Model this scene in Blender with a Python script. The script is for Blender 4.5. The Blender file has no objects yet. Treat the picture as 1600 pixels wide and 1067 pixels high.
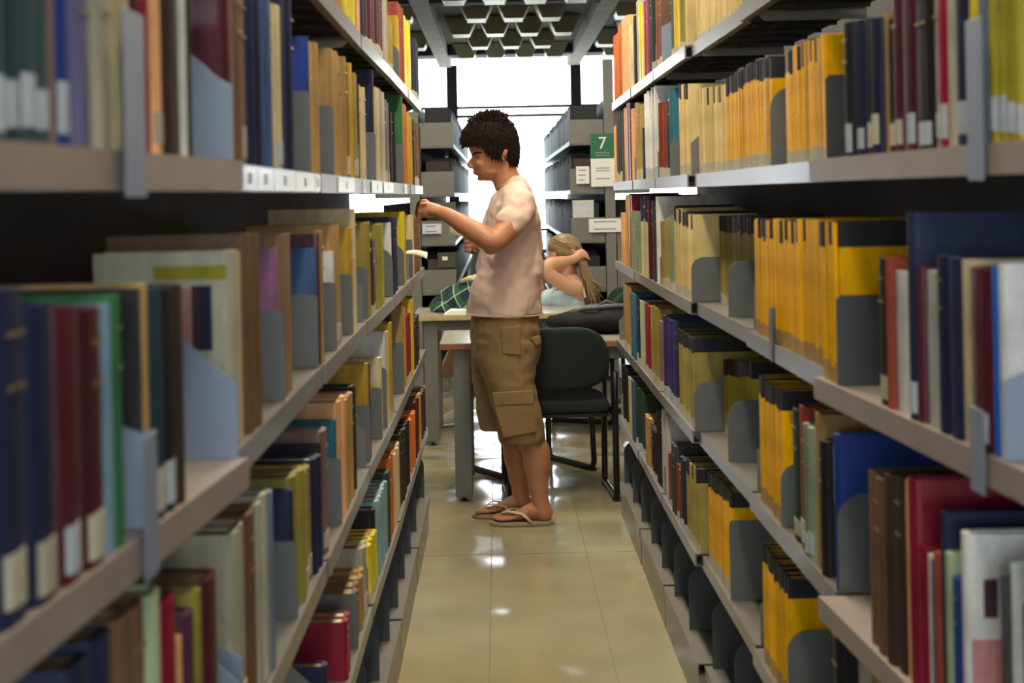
import bpy, bmesh, math, random
from mathutils import Vector, Matrix, noise
random.seed(11)
C = bpy.context.scene.collection
PI = math.pi
# ---------------------------------------------------------------- camera, world, light, exposure
F = 2330.0; CX, CY = 778.0, 305.0; TH = 0.0209; EYE = 1.42
cd = bpy.data.cameras.new('camera'); cam = bpy.data.objects.new('camera', cd); C.objects.link(cam)
cd.sensor_width = 36.0; cd.lens = F/1600*36
cd.shift_x = (800-CX)/1600; cd.shift_y = -(533.5-CY)/1600
c_, s_ = math.cos(TH), math.sin(TH)
cam.matrix_world = Matrix(((c_, s_, 0, 0), (0, 0, -1, 0), (-s_, c_, 0, EYE), (0, 0, 0, 1)))
cd.clip_start = 0.05; cd.clip_end = 200
cd.dof.use_dof = True; cd.dof.focus_distance = 6.4; cd.dof.aperture_fstop = 6.0
bpy.context.scene.camera = cam
sc = bpy.context.scene
sc.view_settings.view_transform = 'Standard'; sc.view_settings.look = 'None'
sc.view_settings.gamma = 1; sc.view_settings.use_curve_mapping = False
sc.view_settings.exposure = 0.12
sc.cycles.max_bounces = 8; sc.cycles.use_denoising = True
sc.cycles.sample_clamp_indirect = 6
w = bpy.data.worlds.new('sky'); sc.world = w; w.use_nodes = True
bg = w.node_tree.nodes['Background']; bg.inputs[0].default_value = (0.90, 0.94, 1.0, 1); bg.inputs[1].default_value = 9.0

def area(name, loc, rot, sx, sy, power, col):
    l = bpy.data.lights.new(name, 'AREA'); l.shape = 'RECTANGLE'; l.size = sx; l.size_y = sy
    l.energy = power; l.color = col
    o = bpy.data.objects.new(name, l); C.objects.link(o); o.location = loc; o.rotation_euler = rot
    return o

# ---------------------------------------------------------------- measuring helpers
def unroll(px, py):
    dx, dy = px-CX, py-CY
    return dx*c_-dy*s_, dx*s_+dy*c_
def P(px, py, D):
    u, v = unroll(px, py)
    return Vector((u*D/F, D, EYE-v*D/F))

# ---------------------------------------------------------------- materials
def lin(h):
    h = h.lstrip('#'); r = [int(h[i:i+2], 16)/255 for i in (0, 2, 4)]
    return tuple((x/12.92 if x <= .04045 else ((x+.055)/1.055)**2.4) for x in r)
MATS = {}
def mat(name, col, rough=0.6, metal=0.0, var=0.12, scale=40, bump=0.0, stretch=(1, 1, 1), coat=0.0, rnd=0.0, spec=0.5, emit=None, sub=0.0, grain=0.0):
    if name in MATS: return MATS[name]
    m = bpy.data.materials.new(name); m.use_nodes = True; nt = m.node_tree; b = nt.nodes['Principled BSDF']
    if isinstance(col, str): col = lin(col)
    tc = nt.nodes.new('ShaderNodeTexCoord'); mp = nt.nodes.new('ShaderNodeMapping'); mp.inputs['Scale'].default_value = stretch
    nt.links.new(tc.outputs['Object'], mp.inputs[0])
    nz = nt.nodes.new('ShaderNodeTexNoise'); nz.inputs['Scale'].default_value = scale; nz.inputs['Detail'].default_value = 4
    nt.links.new(mp.outputs[0], nz.inputs[0])
    mr = nt.nodes.new('ShaderNodeMapRange'); mr.inputs[1].default_value = .25; mr.inputs[2].default_value = .75
    mr.inputs[3].default_value = 1-var; mr.inputs[4].default_value = 1+var
    nt.links.new(nz.outputs[0], mr.inputs[0]); last = mr.outputs[0]
    if rnd:
        oi = nt.nodes.new('ShaderNodeObjectInfo'); r2 = nt.nodes.new('ShaderNodeMapRange')
        r2.inputs[3].default_value = 1-rnd; r2.inputs[4].default_value = 1+rnd
        nt.links.new(oi.outputs['Random'], r2.inputs[0])
        mu = nt.nodes.new('ShaderNodeMath'); mu.operation = 'MULTIPLY'
        nt.links.new(last, mu.inputs[0]); nt.links.new(r2.outputs[0], mu.inputs[1]); last = mu.outputs[0]
    if grain:
        ng = nt.nodes.new('ShaderNodeTexNoise'); ng.inputs['Scale'].default_value = 260; ng.inputs['Detail'].default_value = 2; nt.links.new(tc.outputs['Object'], ng.inputs[0])
        rg = nt.nodes.new('ShaderNodeMapRange'); rg.inputs[1].default_value = .3; rg.inputs[2].default_value = .7; rg.inputs[3].default_value = 1-grain; rg.inputs[4].default_value = 1+grain
        nt.links.new(ng.outputs[0], rg.inputs[0]); mg = nt.nodes.new('ShaderNodeMath'); mg.operation = 'MULTIPLY'; nt.links.new(last, mg.inputs[0]); nt.links.new(rg.outputs[0], mg.inputs[1]); last = mg.outputs[0]
    vm = nt.nodes.new('ShaderNodeVectorMath'); vm.operation = 'SCALE'; vm.inputs[0].default_value = col
    nt.links.new(last, vm.inputs['Scale']); nt.links.new(vm.outputs[0], b.inputs['Base Color'])
    b.inputs['Roughness'].default_value = rough; b.inputs['Metallic'].default_value = metal
    b.inputs['Coat Weight'].default_value = coat; b.inputs['Coat Roughness'].default_value = .12
    b.inputs['Specular IOR Level'].default_value = spec
    if sub: b.inputs['Subsurface Weight'].default_value = sub; b.inputs['Subsurface Radius'].default_value = (.02, .008, .005); b.inputs['Subsurface Scale'].default_value = .5
    if bump:
        bp = nt.nodes.new('ShaderNodeBump'); bp.inputs['Strength'].default_value = bump; bp.inputs['Distance'].default_value = .01
        nt.links.new(nz.outputs[0], bp.inputs['Height']); nt.links.new(bp.outputs[0], b.inputs['Normal'])
    if emit: b.inputs['Emission Color'].default_value = (*emit[0], 1); b.inputs['Emission Strength'].default_value = emit[1]
    MATS[name] = m
    return m
enamel = mat('grey enamel', '#74716a', .36, .1, .08, 12, spec=.45, coat=.12)
enamel_near_lit = mat('near lit grey enamel', '#a0948a', .42, .1, .08, 12, coat=.15)  # near copy of the shelf enamel, lightened to put brighter light into its colour
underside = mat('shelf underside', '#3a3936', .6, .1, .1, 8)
upright_m = mat('upright enamel', '#74746c', .5, .1, .06, 10)
backp = mat('dark back panel', '#44464e', .7, 0, .2, 6)
plate_m = mat('bookend steel', '#5f6360', .5, .1, .10, 30)
plate_d = mat('dark bookend steel', '#3c4141', .5, .1, .06, 30)
plate_l = mat('daylit blue grey steel', '#8592a6', .5, .1, .06, 30)  # steel with the near window's bluish daylight put into its colour
paper = mat('white paper', '#e8e9e4', .7, 0, .04, 60)
pages = mat('aged pages', '#a58c62', .85, 0, .25, 300, stretch=(1, 6, .3))
pagesw = mat('pale pages', '#cfc6ad', .85, 0, .18, 300, stretch=(1, 6, .3))
lab_m = mat('spine label paper', '#b9b29a', .7, 0, .12, 60, rnd=.15)
lab_w = mat('pale spine label', '#aeb6bb', .7, 0, .1, 60, rnd=.1)
black_m = mat('black metal', '#141416', .35, .3, .05, 30)

COL = dict(  # colour word -> hex
 navy='#1b2340', steelblue='#38567c', royal='#1c3a84', blackish='#1c1a1f', darkbrown='#3a2a22', brown='#6e5138', tan='#a8854e', tanbrown='#866a4c',
 cream='#c8b88c', greycream='#a8a38d', white='#d5d6d0', maroon='#4e1a27', crimson='#8e1230', brick='#8a3a28', rust='#b9652b', orange='#d2691c',
 mustard='#b8922c', yellow='#d8c21e', olive='#8d8438', khaki='#a1904f', amber='#e8ac00', paleolive='#a89c34', sage='#7d8f70', teal='#2c6a7a',
 darkteal='#1f3b42', tealgrey='#33494d', darkgreen='#1f3a2c', green='#2c6a3a', palegreen='#a9bd95', paleteal='#7fa3a4', lavender='#6f6c92',
 mauve='#8f5f80', plum='#4a2638', purple='#3c3070', grey='#77777a', greyblue='#6d7f8f', lightgrey='#b2b3b0', peach='#e0a672', pink='#c98a8a',
 paleblue='#7d9db3', brightblue='#1670d8', mauvebrown='#7d6258', darkgrey='#3c3c3c', lightorange='#eaa24c', butter='#d9c183', magenta='#8c2a5c')
WORD = dict(steelblue='steel blue', royal='royal blue', blackish='black', darkbrown='dark brown', tanbrown='tan brown', greycream='grey cream',
 paleolive='olive yellow', darkteal='dark teal', tealgrey='grey teal', darkgreen='dark green', palegreen='pale green', paleteal='pale teal',
 greyblue='grey blue', lightgrey='light grey', paleblue='pale blue', brightblue='bright blue', mauvebrown='mauve brown', darkgrey='charcoal', lightorange='light orange')
def word(c): return WORD.get(c, c)
def cmat(c):
    gl = c in ('amber', 'white', 'crimson', 'brightblue', 'yellow', 'maroon')
    return mat('cover '+word(c), COL[c], .45 if gl else .62, 0, .26, 34, bump=.25, stretch=(1, 1, .3), rnd=.20, grain=.08, coat=.12 if gl and c != 'amber' else 0, spec=.06 if c in ('amber', 'butter', 'khaki', 'paleolive') else .35)

# ---------------------------------------------------------------- mesh helpers
def obj(name, bm, mats, parent=None, smooth=False, loc=None):
    me = bpy.data.meshes.new(name)
    bmesh.ops.recalc_face_normals(bm, faces=bm.faces)
    if smooth:
        for f in bm.faces: f.smooth = True
    bm.to_mesh(me); bm.free()
    for m in (mats if isinstance(mats, (list, tuple)) else [mats]): me.materials.append(m)
    o = bpy.data.objects.new(name, me); C.objects.link(o)
    if parent is not None: o.parent = parent
    if loc is not None: o.location = loc
    return o
def tag(o, label, cat, group=None):
    o['label'] = label; o['category'] = cat
    if group: o['group'] = group
    return o
def struct(name, bm, m):
    o = obj(name, bm, m); o['kind'] = 'structure'; return o
def empty(name, loc, rz=0):
    o = bpy.data.objects.new(name, None); C.objects.link(o); o.location = loc; o.rotation_euler = (0, 0, rz); o.empty_display_size = .1
    return o
def box(bm, x0, x1, y0, y1, z0, z1, mi=0):
    if x0 > x1: x0, x1 = x1, x0
    if y0 > y1: y0, y1 = y1, y0
    v = [bm.verts.new((x, y, z)) for z in (z0, z1) for x, y in ((x0, y0), (x1, y0), (x1, y1), (x0, y1))]
    for q in ((0, 3, 2, 1), (4, 5, 6, 7), (0, 1, 5, 4), (1, 2, 6, 5), (2, 3, 7, 6), (3, 0, 4, 7)):
        f = bm.faces.new([v[i] for i in q]); f.material_index = mi
def prism(bm, pts, ax, t0, t1, mi=0):
    """pts polygon in the two other axes, extruded along axis ax ('x','y','z')"""
    def mk(p, t):
        return {'x': (t, p[0], p[1]), 'y': (p[0], t, p[1]), 'z': (p[0], p[1], t)}[ax]
    a = [bm.verts.new(mk(p, t0)) for p in pts]; b = [bm.verts.new(mk(p, t1)) for p in pts]
    n = len(pts)
    fs = [bm.faces.new(a), bm.faces.new(b[::-1])]
    for i in range(n): fs.append(bm.faces.new((a[i], a[(i+1) % n], b[(i+1) % n], b[i])))
    for f in fs: f.material_index = mi
def tube(bm, pts, rad, seg=12, flat=None, mi=0):
    """lofted tube through pts with radius (or (ra, rb)) each; first radius is across, along the Y-ish axis"""
    pts = [Vector(p) for p in pts]; rings = []; prev = None
    for i, p in enumerate(pts):
        t = (pts[min(i+1, len(pts)-1)]-pts[max(i-1, 0)]).normalized()
        if prev is None:
            ref = Vector((0, 1, 0)) if abs(t.y) < .85 else Vector((0, 0, 1))
            a = (ref-t*ref.dot(t)).normalized()
        else: a = (prev-t*prev.dot(t)).normalized()
        prev = a; b = t.cross(a)
        r = rad[i] if isinstance(rad, (list, tuple)) else rad
        ra, rb = r if isinstance(r, tuple) else (r, r)
        rings.append([bm.verts.new(p+a*math.cos(k*2*PI/seg)*ra+b*math.sin(k*2*PI/seg)*rb) for k in range(seg)])
    for i in range(len(rings)-1):
        for k in range(seg):
            f = bm.faces.new((rings[i][k], rings[i][(k+1) % seg], rings[i+1][(k+1) % seg], rings[i+1][k])); f.material_index = mi
    f = bm.faces.new(rings[0]); f.material_index = mi
    f = bm.faces.new(rings[-1][::-1]); f.material_index = mi
    return rings
def limb(bm, pts, rad, seg=16, sub=4):
    """smooth (Catmull-Rom) tube with rounded ends"""
    pts = [Vector(p) for p in pts]; rr = [r if isinstance(r, tuple) else (r, r) for r in rad]
    P2 = []; R2 = []
    n = len(pts)
    for i in range(n-1):
        p0, p1, p2, p3 = pts[max(i-1, 0)], pts[i], pts[i+1], pts[min(i+2, n-1)]
        for k in range(sub):
            t = k/sub
            P2.append(.5*((2*p1)+(p2-p0)*t+(2*p0-5*p1+4*p2-p3)*t*t+(3*p1-p0-3*p2+p3)*t**3))
            R2.append(tuple(rr[i][j]+(rr[i+1][j]-rr[i][j])*(t*t*(3-2*t)) for j in (0, 1)))
    P2.append(pts[-1]); R2.append(rr[-1])
    d0 = (P2[0]-P2[1]).normalized(); d1 = (P2[-1]-P2[-2]).normalized(); a, b = min(R2[0]), min(R2[-1])
    pre = [P2[0]+d0*a*k for k in (.95, .7, .35)]; prr = [tuple(x*q for x in R2[0]) for q in (.3, .7, .93)]
    pos = [P2[-1]+d1*b*k for k in (.35, .7, .95)]; psr = [tuple(x*q for x in R2[-1]) for q in (.93, .7, .3)]
    tube(bm, pre+P2+pos, prr+R2+psr, seg)
def ell(bm, c, r, seg=16, rings=10, rot=None):
    m = Matrix.Translation(c) @ (rot.to_4x4() if rot else Matrix()) @ Matrix.Diagonal((*r, 1))
    bmesh.ops.create_uvsphere(bm, u_segments=seg, v_segments=rings, radius=1, matrix=m)
def remesh(o, vox, smooth=4):
    m = o.modifiers.new('r', 'REMESH'); m.mode = 'VOXEL'; m.voxel_size = vox; m.use_smooth_shade = True
    s = o.modifiers.new('s', 'SMOOTH'); s.factor = .5; s.iterations = smooth
def bev(o, wd, seg=2):
    m = o.modifiers.new('b', 'BEVEL'); m.width = wd; m.segments = seg; m.limit_method = 'ANGLE'
def text(name, body, size, m, parent, loc, rot, ext=.0008):
    cu = bpy.data.curves.new(name, 'FONT'); cu.body = body; cu.size = size; cu.extrude = ext; cu.align_x = 'CENTER'; cu.align_y = 'CENTER'
    cu.materials.append(m); o = bpy.data.objects.new(name, cu); C.objects.link(o); bpy.context.view_layer.update()
    me = bpy.data.meshes.new_from_object(o.evaluated_get(bpy.context.evaluated_depsgraph_get())); bpy.data.objects.remove(o)
    o = bpy.data.objects.new(name, me); C.objects.link(o); o.parent = parent; o.location = loc; o.rotation_euler = rot
    return o

# ---------------------------------------------------------------- room shell
X0, X1, Y0, Y1, H = -4.6, 4.8, -3.9, 18.6, 3.05
floor_m = bpy.data.materials.new('polished terrazzo floor'); floor_m.use_nodes = True
nt = floor_m.node_tree; b = nt.nodes['Principled BSDF']
tc = nt.nodes.new('ShaderNodeTexCoord')
n1 = nt.nodes.new('ShaderNodeTexNoise'); n1.inputs['Scale'].default_value = 1.3; n1.inputs['Detail'].default_value = 5; nt.links.new(tc.outputs['Object'], n1.inputs[0])
n2 = nt.nodes.new('ShaderNodeTexNoise'); n2.inputs['Scale'].default_value = 160; nt.links.new(tc.outputs['Object'], n2.inputs[0])
rp = nt.nodes.new('ShaderNodeValToRGB'); rp.color_ramp.elements[0].position = .3; rp.color_ramp.elements[0].color = (*lin('#a0936f'), 1)
rp.color_ramp.elements[1].position = .72; rp.color_ramp.elements[1].color = (*lin('#a9a78a'), 1); nt.links.new(n1.outputs[0], rp.inputs[0])
mx = nt.nodes.new('ShaderNodeMix'); mx.data_type = 'RGBA'; mx.blend_type = 'MULTIPLY'; mx.inputs[0].default_value = .25
nt.links.new(rp.outputs[0], mx.inputs[6]); nt.links.new(n2.outputs[0], mx.inputs[7])
nt.links.new(mx.outputs[2], b.inputs['Base Color'])
b.inputs['Roughness'].default_value = .15; b.inputs['Specular IOR Level'].default_value = .6
mp = nt.nodes.new('ShaderNodeMapping'); mp.inputs['Scale'].default_value = (1.0, 1.0, 1); nt.links.new(tc.outputs['Object'], mp.inputs[0])
n3 = nt.nodes.new('ShaderNodeTexNoise'); n3.inputs['Scale'].default_value = 1.9; n3.inputs['Detail'].default_value = 1.2; nt.links.new(mp.outputs[0], n3.inputs[0])
bp = nt.nodes.new('ShaderNodeBump'); bp.inputs['Strength'].default_value = 1; bp.inputs['Distance'].default_value = .05
nt.links.new(n3.outputs[0], bp.inputs['Height']); nt.links.new(bp.outputs[0], b.inputs['Normal'])
wall_m = mat('grey wall paint', '#84867e', .85, 0, .05, 3)
ceil_m = mat('ceiling concrete', '#55544e', .8, 0, .12, 2)
beam_m = mat('concrete beam', '#bab9b3', .85, 0, .2, 6)
frame_m = mat('dark window frame', '#23252c', .5, .2, .05, 8)
bm = bmesh.new(); box(bm, X0, X1, Y0, Y1+.2, -.12, 0); struct('floor', bm, floor_m)
seam = mat('floor seam', '#6b6048', .6)
bm = bmesh.new()
for x in (-.055, .32): box(bm, x-.0015, x+.0015, Y0, Y1, 0, .0006)
for k in range(9): box(bm, X0, X1, 2.0+1.95*k-.001, 2.0+1.95*k+.001, 0, .0006)
struct('trim_1', bm, seam)
bm = bmesh.new(); box(bm, X0, X1, 8.05, 8.17, 0, .0012); struct('trim_2', bm, mat('dark floor strip', '#6a675c', .3))
bm = bmesh.new(); box(bm, X0-.1, X0, Y0, Y1+.2, 0, H); struct('wall_left', bm, wall_m)
bm = bmesh.new(); box(bm, X1, X1+.1, Y0, Y1+.2, 0, H); struct('wall_right', bm, wall_m)
bm = bmesh.new()   # wall with the long window behind the photographer
box(bm, X0, X1, Y0-.1, Y0, 0, .8); box(bm, X0, X1, Y0-.1, Y0, 2.7, H); box(bm, X0, -1.9, Y0-.1, Y0, .8, 2.7); box(bm, 2.3, X1, Y0-.1, Y0, .8, 2.7)
struct('wall_front', bm, wall_m)
bm = bmesh.new(); box(bm, X0, X1, Y1, Y1+.1, 0, .72); struct('wall_back', bm, wall_m)
# far windows: mullions, transoms
bm = bmesh.new()
for x in (-2.1, -.545, 1.0, 2.55, 4.0): box(bm, x-.065, x+.065, Y1-.02, Y1+.1, .72, H)
for z in (2.52, 2.41, .98, .72): box(bm, X0, X1, Y1, Y1+.08, z-.014, z+.014)
win = struct('window_1', bm, frame_m)
gl = bpy.data.materials.new('window glass'); gl.use_nodes = True; nt = gl.node_tree
for n in list(nt.nodes):
    if n.type != 'OUTPUT_MATERIAL': nt.nodes.remove(n)
out = nt.nodes['Material Output'] if 'Material Output' in nt.nodes else [n for n in nt.nodes if n.type == 'OUTPUT_MATERIAL'][0]
tr = nt.nodes.new('ShaderNodeBsdfTransparent'); tr.inputs[0].default_value = (.96, .99, 1, 1); gs = nt.nodes.new('ShaderNodeBsdfGlossy'); gs.inputs['Roughness'].default_value = .03
ms = nt.nodes.new('ShaderNodeMixShader'); ms.inputs[0].default_value = .06
nt.links.new(tr.outputs[0], ms.inputs[1]); nt.links.new(gs.outputs[0], ms.inputs[2]); nt.links.new(ms.outputs[0], out.inputs[0])
bm = bmesh.new(); box(bm, X0, X1, Y1+.03, Y1+.036, .73, H); g = obj('glass_pane', bm, gl, win); g['kind'] = 'structure'
bm = bmesh.new()
for x in (-1.9, -.5, .9, 2.3): box(bm, x-.04, x+.04, Y0-.08, Y0-.02, .8, 2.7)
win2 = struct('window_2', bm, frame_m)
bm = bmesh.new(); box(bm, -1.9, 2.3, Y0-.055, Y0-.05, .8, 2.7); g = obj('glass_pane', bm, gl, win2); g['kind'] = 'structure'
# ceiling slab with rows of inverted truncated pyramids
pan_m = mat('ceiling pan metal', '#a09880', .35, .35, .12, 5)
edge_m = mat('lit ceiling pan edge', '#e0ded4', .2, .5, .05, 5)  # pale strips painting the light caught along the pan edges
bm = bmesh.new(); box(bm, X0, X1, Y0, Y1+.2, H+.10, H+.25)
def pan(cx, cy, wx, wy, h, zt, fl):
    t = [(-wx, -wy), (wx, -wy), (wx, wy), (-wx, wy)]; k = .52
    a = [bm.verts.new((cx+p[0], cy+p[1], zt)) for p in t]
    bb = [bm.verts.new((cx+p[0]*k, cy+p[1]*k, zt-h)) for p in t]
    bm.faces.new(bb).material_index = 1
    for i in range(4):
        f = bm.faces.new((a[i], a[(i+1) % 4], bb[(i+1) % 4], bb[i])); f.material_index = 1
        p0, p1 = a[i].co.copy(), bb[i].co.copy()
        r = .007; d = Vector((r if i in (1, 2) else -r, 0, 0))
        q = [bm.verts.new(v) for v in (p0-d+Vector((0, -.006, 0)), p0+d+Vector((0, -.006, 0)), p1+d+Vector((0, -.006, 0)), p1-d+Vector((0, -.006, 0)))]
        q2 = [bm.verts.new(v.co+Vector((0, .012, 0))) for v in q]
        for ff in ((0, 1, 2, 3),): bm.faces.new([q[j] for j in ff]).material_index = 2
        bm.faces.new(q2[::-1]).material_index = 2
        for j in range(4): bm.faces.new((q[j], q[(j+1) % 4], q2[(j+1) % 4], q2[j])).material_index = 2
for r in range(6):
    cy = 10.9+1.25*r
    for k in range(-9, 12):
        cx = .175+k*.335+(.167 if r % 2 else 0)
        if min(abs(cx+.62), abs(cx-.97)) < .17: continue
        pan(cx, cy, .15, .30, .15, H+.09, r)
struct('ceiling', bm, [ceil_m, pan_m, edge_m])
n = 3
for x in (-2.2, -.62, .97, 2.56):
    bm = bmesh.new(); box(bm, x-.075, x+.075, Y0, Y1, H-.03, H+.10); struct('trim_%d' % n, bm, beam_m); n += 1
for y in (12.6, 17.2):
    bm = bmesh.new(); box(bm, X0, X1, y-.09, y+.09, H-.01, H+.10); struct('trim_%d' % n, bm, mat('dark cross beam', '#4a4946', .8)); n += 1
# trees outside the far windows
leaf = mat('sunlit foliage', '#c9dccb', .8, 0, .2, 3)
for i, (x, y, z, r) in enumerate(((-1.6, 30, 2.5, 1.2), (1.6, 34, 2.4, 1.3), (7.4, 31, 2.9, 1.5))):
    bm = bmesh.new(); bmesh.ops.create_icosphere(bm, subdivisions=4, radius=r)
    for v in bm.verts: v.co *= 1+.28*noise.noise(v.co*2.1)+.12*noise.noise(v.co*7)
    o = empty('tree', (x, y, -3)); f = obj('foliage', bm, leaf, o, True, (0, 0, z+3.0))
    bm = bmesh.new(); tube(bm, [(0, 0, 0), (0, 0, z+3)], [.25, .12]); obj('trunk', bm, mat('bark', '#5c4a3a', .9), o)
    tag(o, ['pale tree outside the window above the left far bookcase', 'pale tree outside the middle of the far window', 'pale tree outside the window to the right'][i], 'tree', 'trees outside the window')
bm = bmesh.new(); box(bm, -40, 40, Y1+.3, 70, -3.2, -3.0)
o = obj('ground', bm, mat('neutral bounce ground', '#a39e94', .9)); o['kind'] = 'structure'  # unseen ground, given a grey that keeps its bounced light from tinting the ceiling
# ceiling lamps over the aisle
tube_m = mat('lamp diffuser', '#fff2dc', .5, emit=((1, .86, .66), 5.0))
for i, (x, y, pw) in enumerate(((.1, .2, 9), (.1, 1.9, 16), (.1, 3.6, 30), (.1, 5.3, 42), (.1, 7.1, 42), (.1, 9.2, 30), (-2.2, 8.0, 26), (2.6, 8.0, 26))):
    o = empty('ceiling_light', (x, y, H-.02))
    bm = bmesh.new(); box(bm, -.09, .09, -.6, .6, 0, .05); obj('housing', bm, mat('lamp housing', '#d8d8d0', .5), o)
    bm = bmesh.new(); prism(bm, [(-.06, -.03), (.06, -.03), (.075, 0), (-.075, 0)], 'y', -.58, .58); obj('diffuser', bm, tube_m, o)
    nm = ['nearest', 'second', 'third', 'fourth', 'fifth', 'farthest', 'side', 'side'][i]
    tag(o, ('%s fluorescent ceiling light over the book aisle' % nm) if i < 6 else 'fluorescent ceiling light over the cross aisle, to the %s' % ('left' if x < 0 else 'right'), 'light', 'ceiling lights')
    l = area('lamp_glow', (x, y, H-.06), (0, 0, 0), .14, 1.15, pw, (1.0, .87, .68))

# ---------------------------------------------------------------- library stacks
LZ = {1: 1.815, 2: 1.465, 3: 1.12, 4: .77, 5: .437, 6: .14}
LN = {1: 'top', 2: 'eye-level', 3: 'chest-high', 4: 'waist-high', 5: 'knee-high', 6: 'bottom'}
DEP = .27
BAYS = {'L': [(.85, 1.74, .360, .296), (1.77, 2.67, .317, .320), (2.69, 3.59, .318, .322), (3.61, 4.51, .322, .318), (4.53, 5.43, .318, .320), (5.45, 6.37, .318, .320)],
        'R': [(.56, 1.46, .575, .545), (1.48, 2.38, .545, .497), (2.40, 3.20, .530, .526), (3.22, 4.02, .536, .530), (4.04, 4.84, .514, .512), (4.86, 5.66, .512, .514), (5.68, 6.60, .512, .512)]}
def a_of(side, D):
    bs = BAYS[side]
    for (d0, d1, a0, a1) in bs:
        if D <= d1: return a0+(a1-a0)*(max(D, d0-.2)-d0)/(d1-d0)
    return bs[-1][3]
def D_at(side, px, py, s=0.0):
    u, v = unroll(px, py); D = 2.5
    for _ in range(40):
        D = .5*D+.5*F*(a_of(side, D)+s)/max(abs(u), 1)
    return D
SIDEN = {'L': 'left', 'R': 'right'}
ORD = ['nearest', 'second', 'third', 'fourth', 'fifth', 'sixth', 'farthest']
for side in 'LR':
    sg = -1 if side == 'L' else 1
    for bi, (d0, d1, a0, a1) in enumerate(BAYS[side]):
        root = empty('bookcase_bay', (sg*(a0+a1)/2, (d0+d1)/2, 0))
        ox, oy = root.location.x, root.location.y
        tag(root, 'grey steel bookcase bay of the %s stack, %s from the camera' % (SIDEN[side], ORD[bi] if bi < len(BAYS[side])-1 else 'farthest'), 'bookcase', 'steel bays of the %s stack' % SIDEN[side])
        def q(a, D, z): return (sg*a-ox, D-oy, z)
        for lv, z in LZ.items():
            bm = bmesh.new()
            # plate + rolled lip following the bay's own line
            def strip(o0, o1, z0, z1, mi, e0=.002, e1=.002):
                vs = []
                for zz in (z0, z1):
                    for (a, D) in ((a0+o0, d0+e0), (a1+o0, d1-e1), (a1+o1, d1-e1), (a0+o1, d0+e0)): vs.append(bm.verts.new(q(a, D, zz)))
                for f in ((0, 1, 2, 3), (4, 5, 6, 7), (0, 1, 5, 4), (1, 2, 6, 5), (2, 3, 7, 6), (3, 0, 4, 7)):
                    bm.faces.new([vs[i] for i in f]).material_index = mi
            zb = z if lv != 6 else z
            strip(.003, DEP, z-.004, z, 0)
            strip(0, .004, z-.034, z+.001, 0)
            strip(.004, .018, z-.034, z-.031, 0)
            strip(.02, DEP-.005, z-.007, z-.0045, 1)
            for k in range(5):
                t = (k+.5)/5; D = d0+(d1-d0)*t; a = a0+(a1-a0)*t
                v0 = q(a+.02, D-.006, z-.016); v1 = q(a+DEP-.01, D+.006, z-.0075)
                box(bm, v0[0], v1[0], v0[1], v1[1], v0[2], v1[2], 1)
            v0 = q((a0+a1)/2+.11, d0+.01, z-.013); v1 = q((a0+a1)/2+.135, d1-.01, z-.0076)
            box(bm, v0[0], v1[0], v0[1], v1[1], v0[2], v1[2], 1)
            near = bi < 2 and (side == 'R' or bi < 1)
            obj('shelf', bm, [enamel_near_lit if near else enamel, underside], root)
            if lv != 6:  # side bracket plates at both ends of the shelf
                for (D, a, nm) in ((d0+.004, a0, 0), (d1-.006, a1, 1)):
                    if nm == 1 and bi != len(BAYS[side])-1 and (not near or side == 'R'): continue
                    if side == 'R' and nm == 0 and bi in (1, 2): continue
                    bm = bmesh.new()
                    fh, bh = (.085, .165)
                    prism(bm, [(sg*(a+.012)-ox, z), (sg*(a+.012)-ox, z+fh), (sg*(a+.10)-ox, z+bh), (sg*(a+DEP)-ox, z+bh), (sg*(a+DEP)-ox, z-.03), (sg*(a+.05)-ox, z-.03)], 'y', D-oy, D-oy+.0025)
                    obj('side_bracket', bm, plate_l if near else upright_m, root)
        bm = bmesh.new(); zk = LZ[6]-.034
        vs = []
        for zz in (0, zk):
            for (a, D) in ((a0+.004, d0), (a1+.004, d1), (a1+DEP, d1), (a0+DEP, d0)): vs.append(bm.verts.new(q(a, D, zz)))
        for f in ((0, 1, 2, 3), (4, 5, 6, 7), (0, 1, 5, 4), (1, 2, 6, 5), (2, 3, 7, 6), (3, 0, 4, 7)): bm.faces.new([vs[i] for i in f])
        obj('plinth', bm, enamel, root)
        bm = bmesh.new(); am = max(a0, a1)
        pxx = .605 if side == 'L' else .855
        box(bm, sg*(pxx+.03)-ox, sg*(pxx+.034)-ox, d0-oy-.01, d1-oy+.01, .15, 2.02); obj('back_panel', bm, backp, root)
        bm = bmesh.new()
        box(bm, sg*(pxx+.036)-ox, sg*(pxx+.09)-ox, d1-oy-.045, d1-oy, 0, 2.06); obj('upright', bm, upright_m, root)

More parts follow.
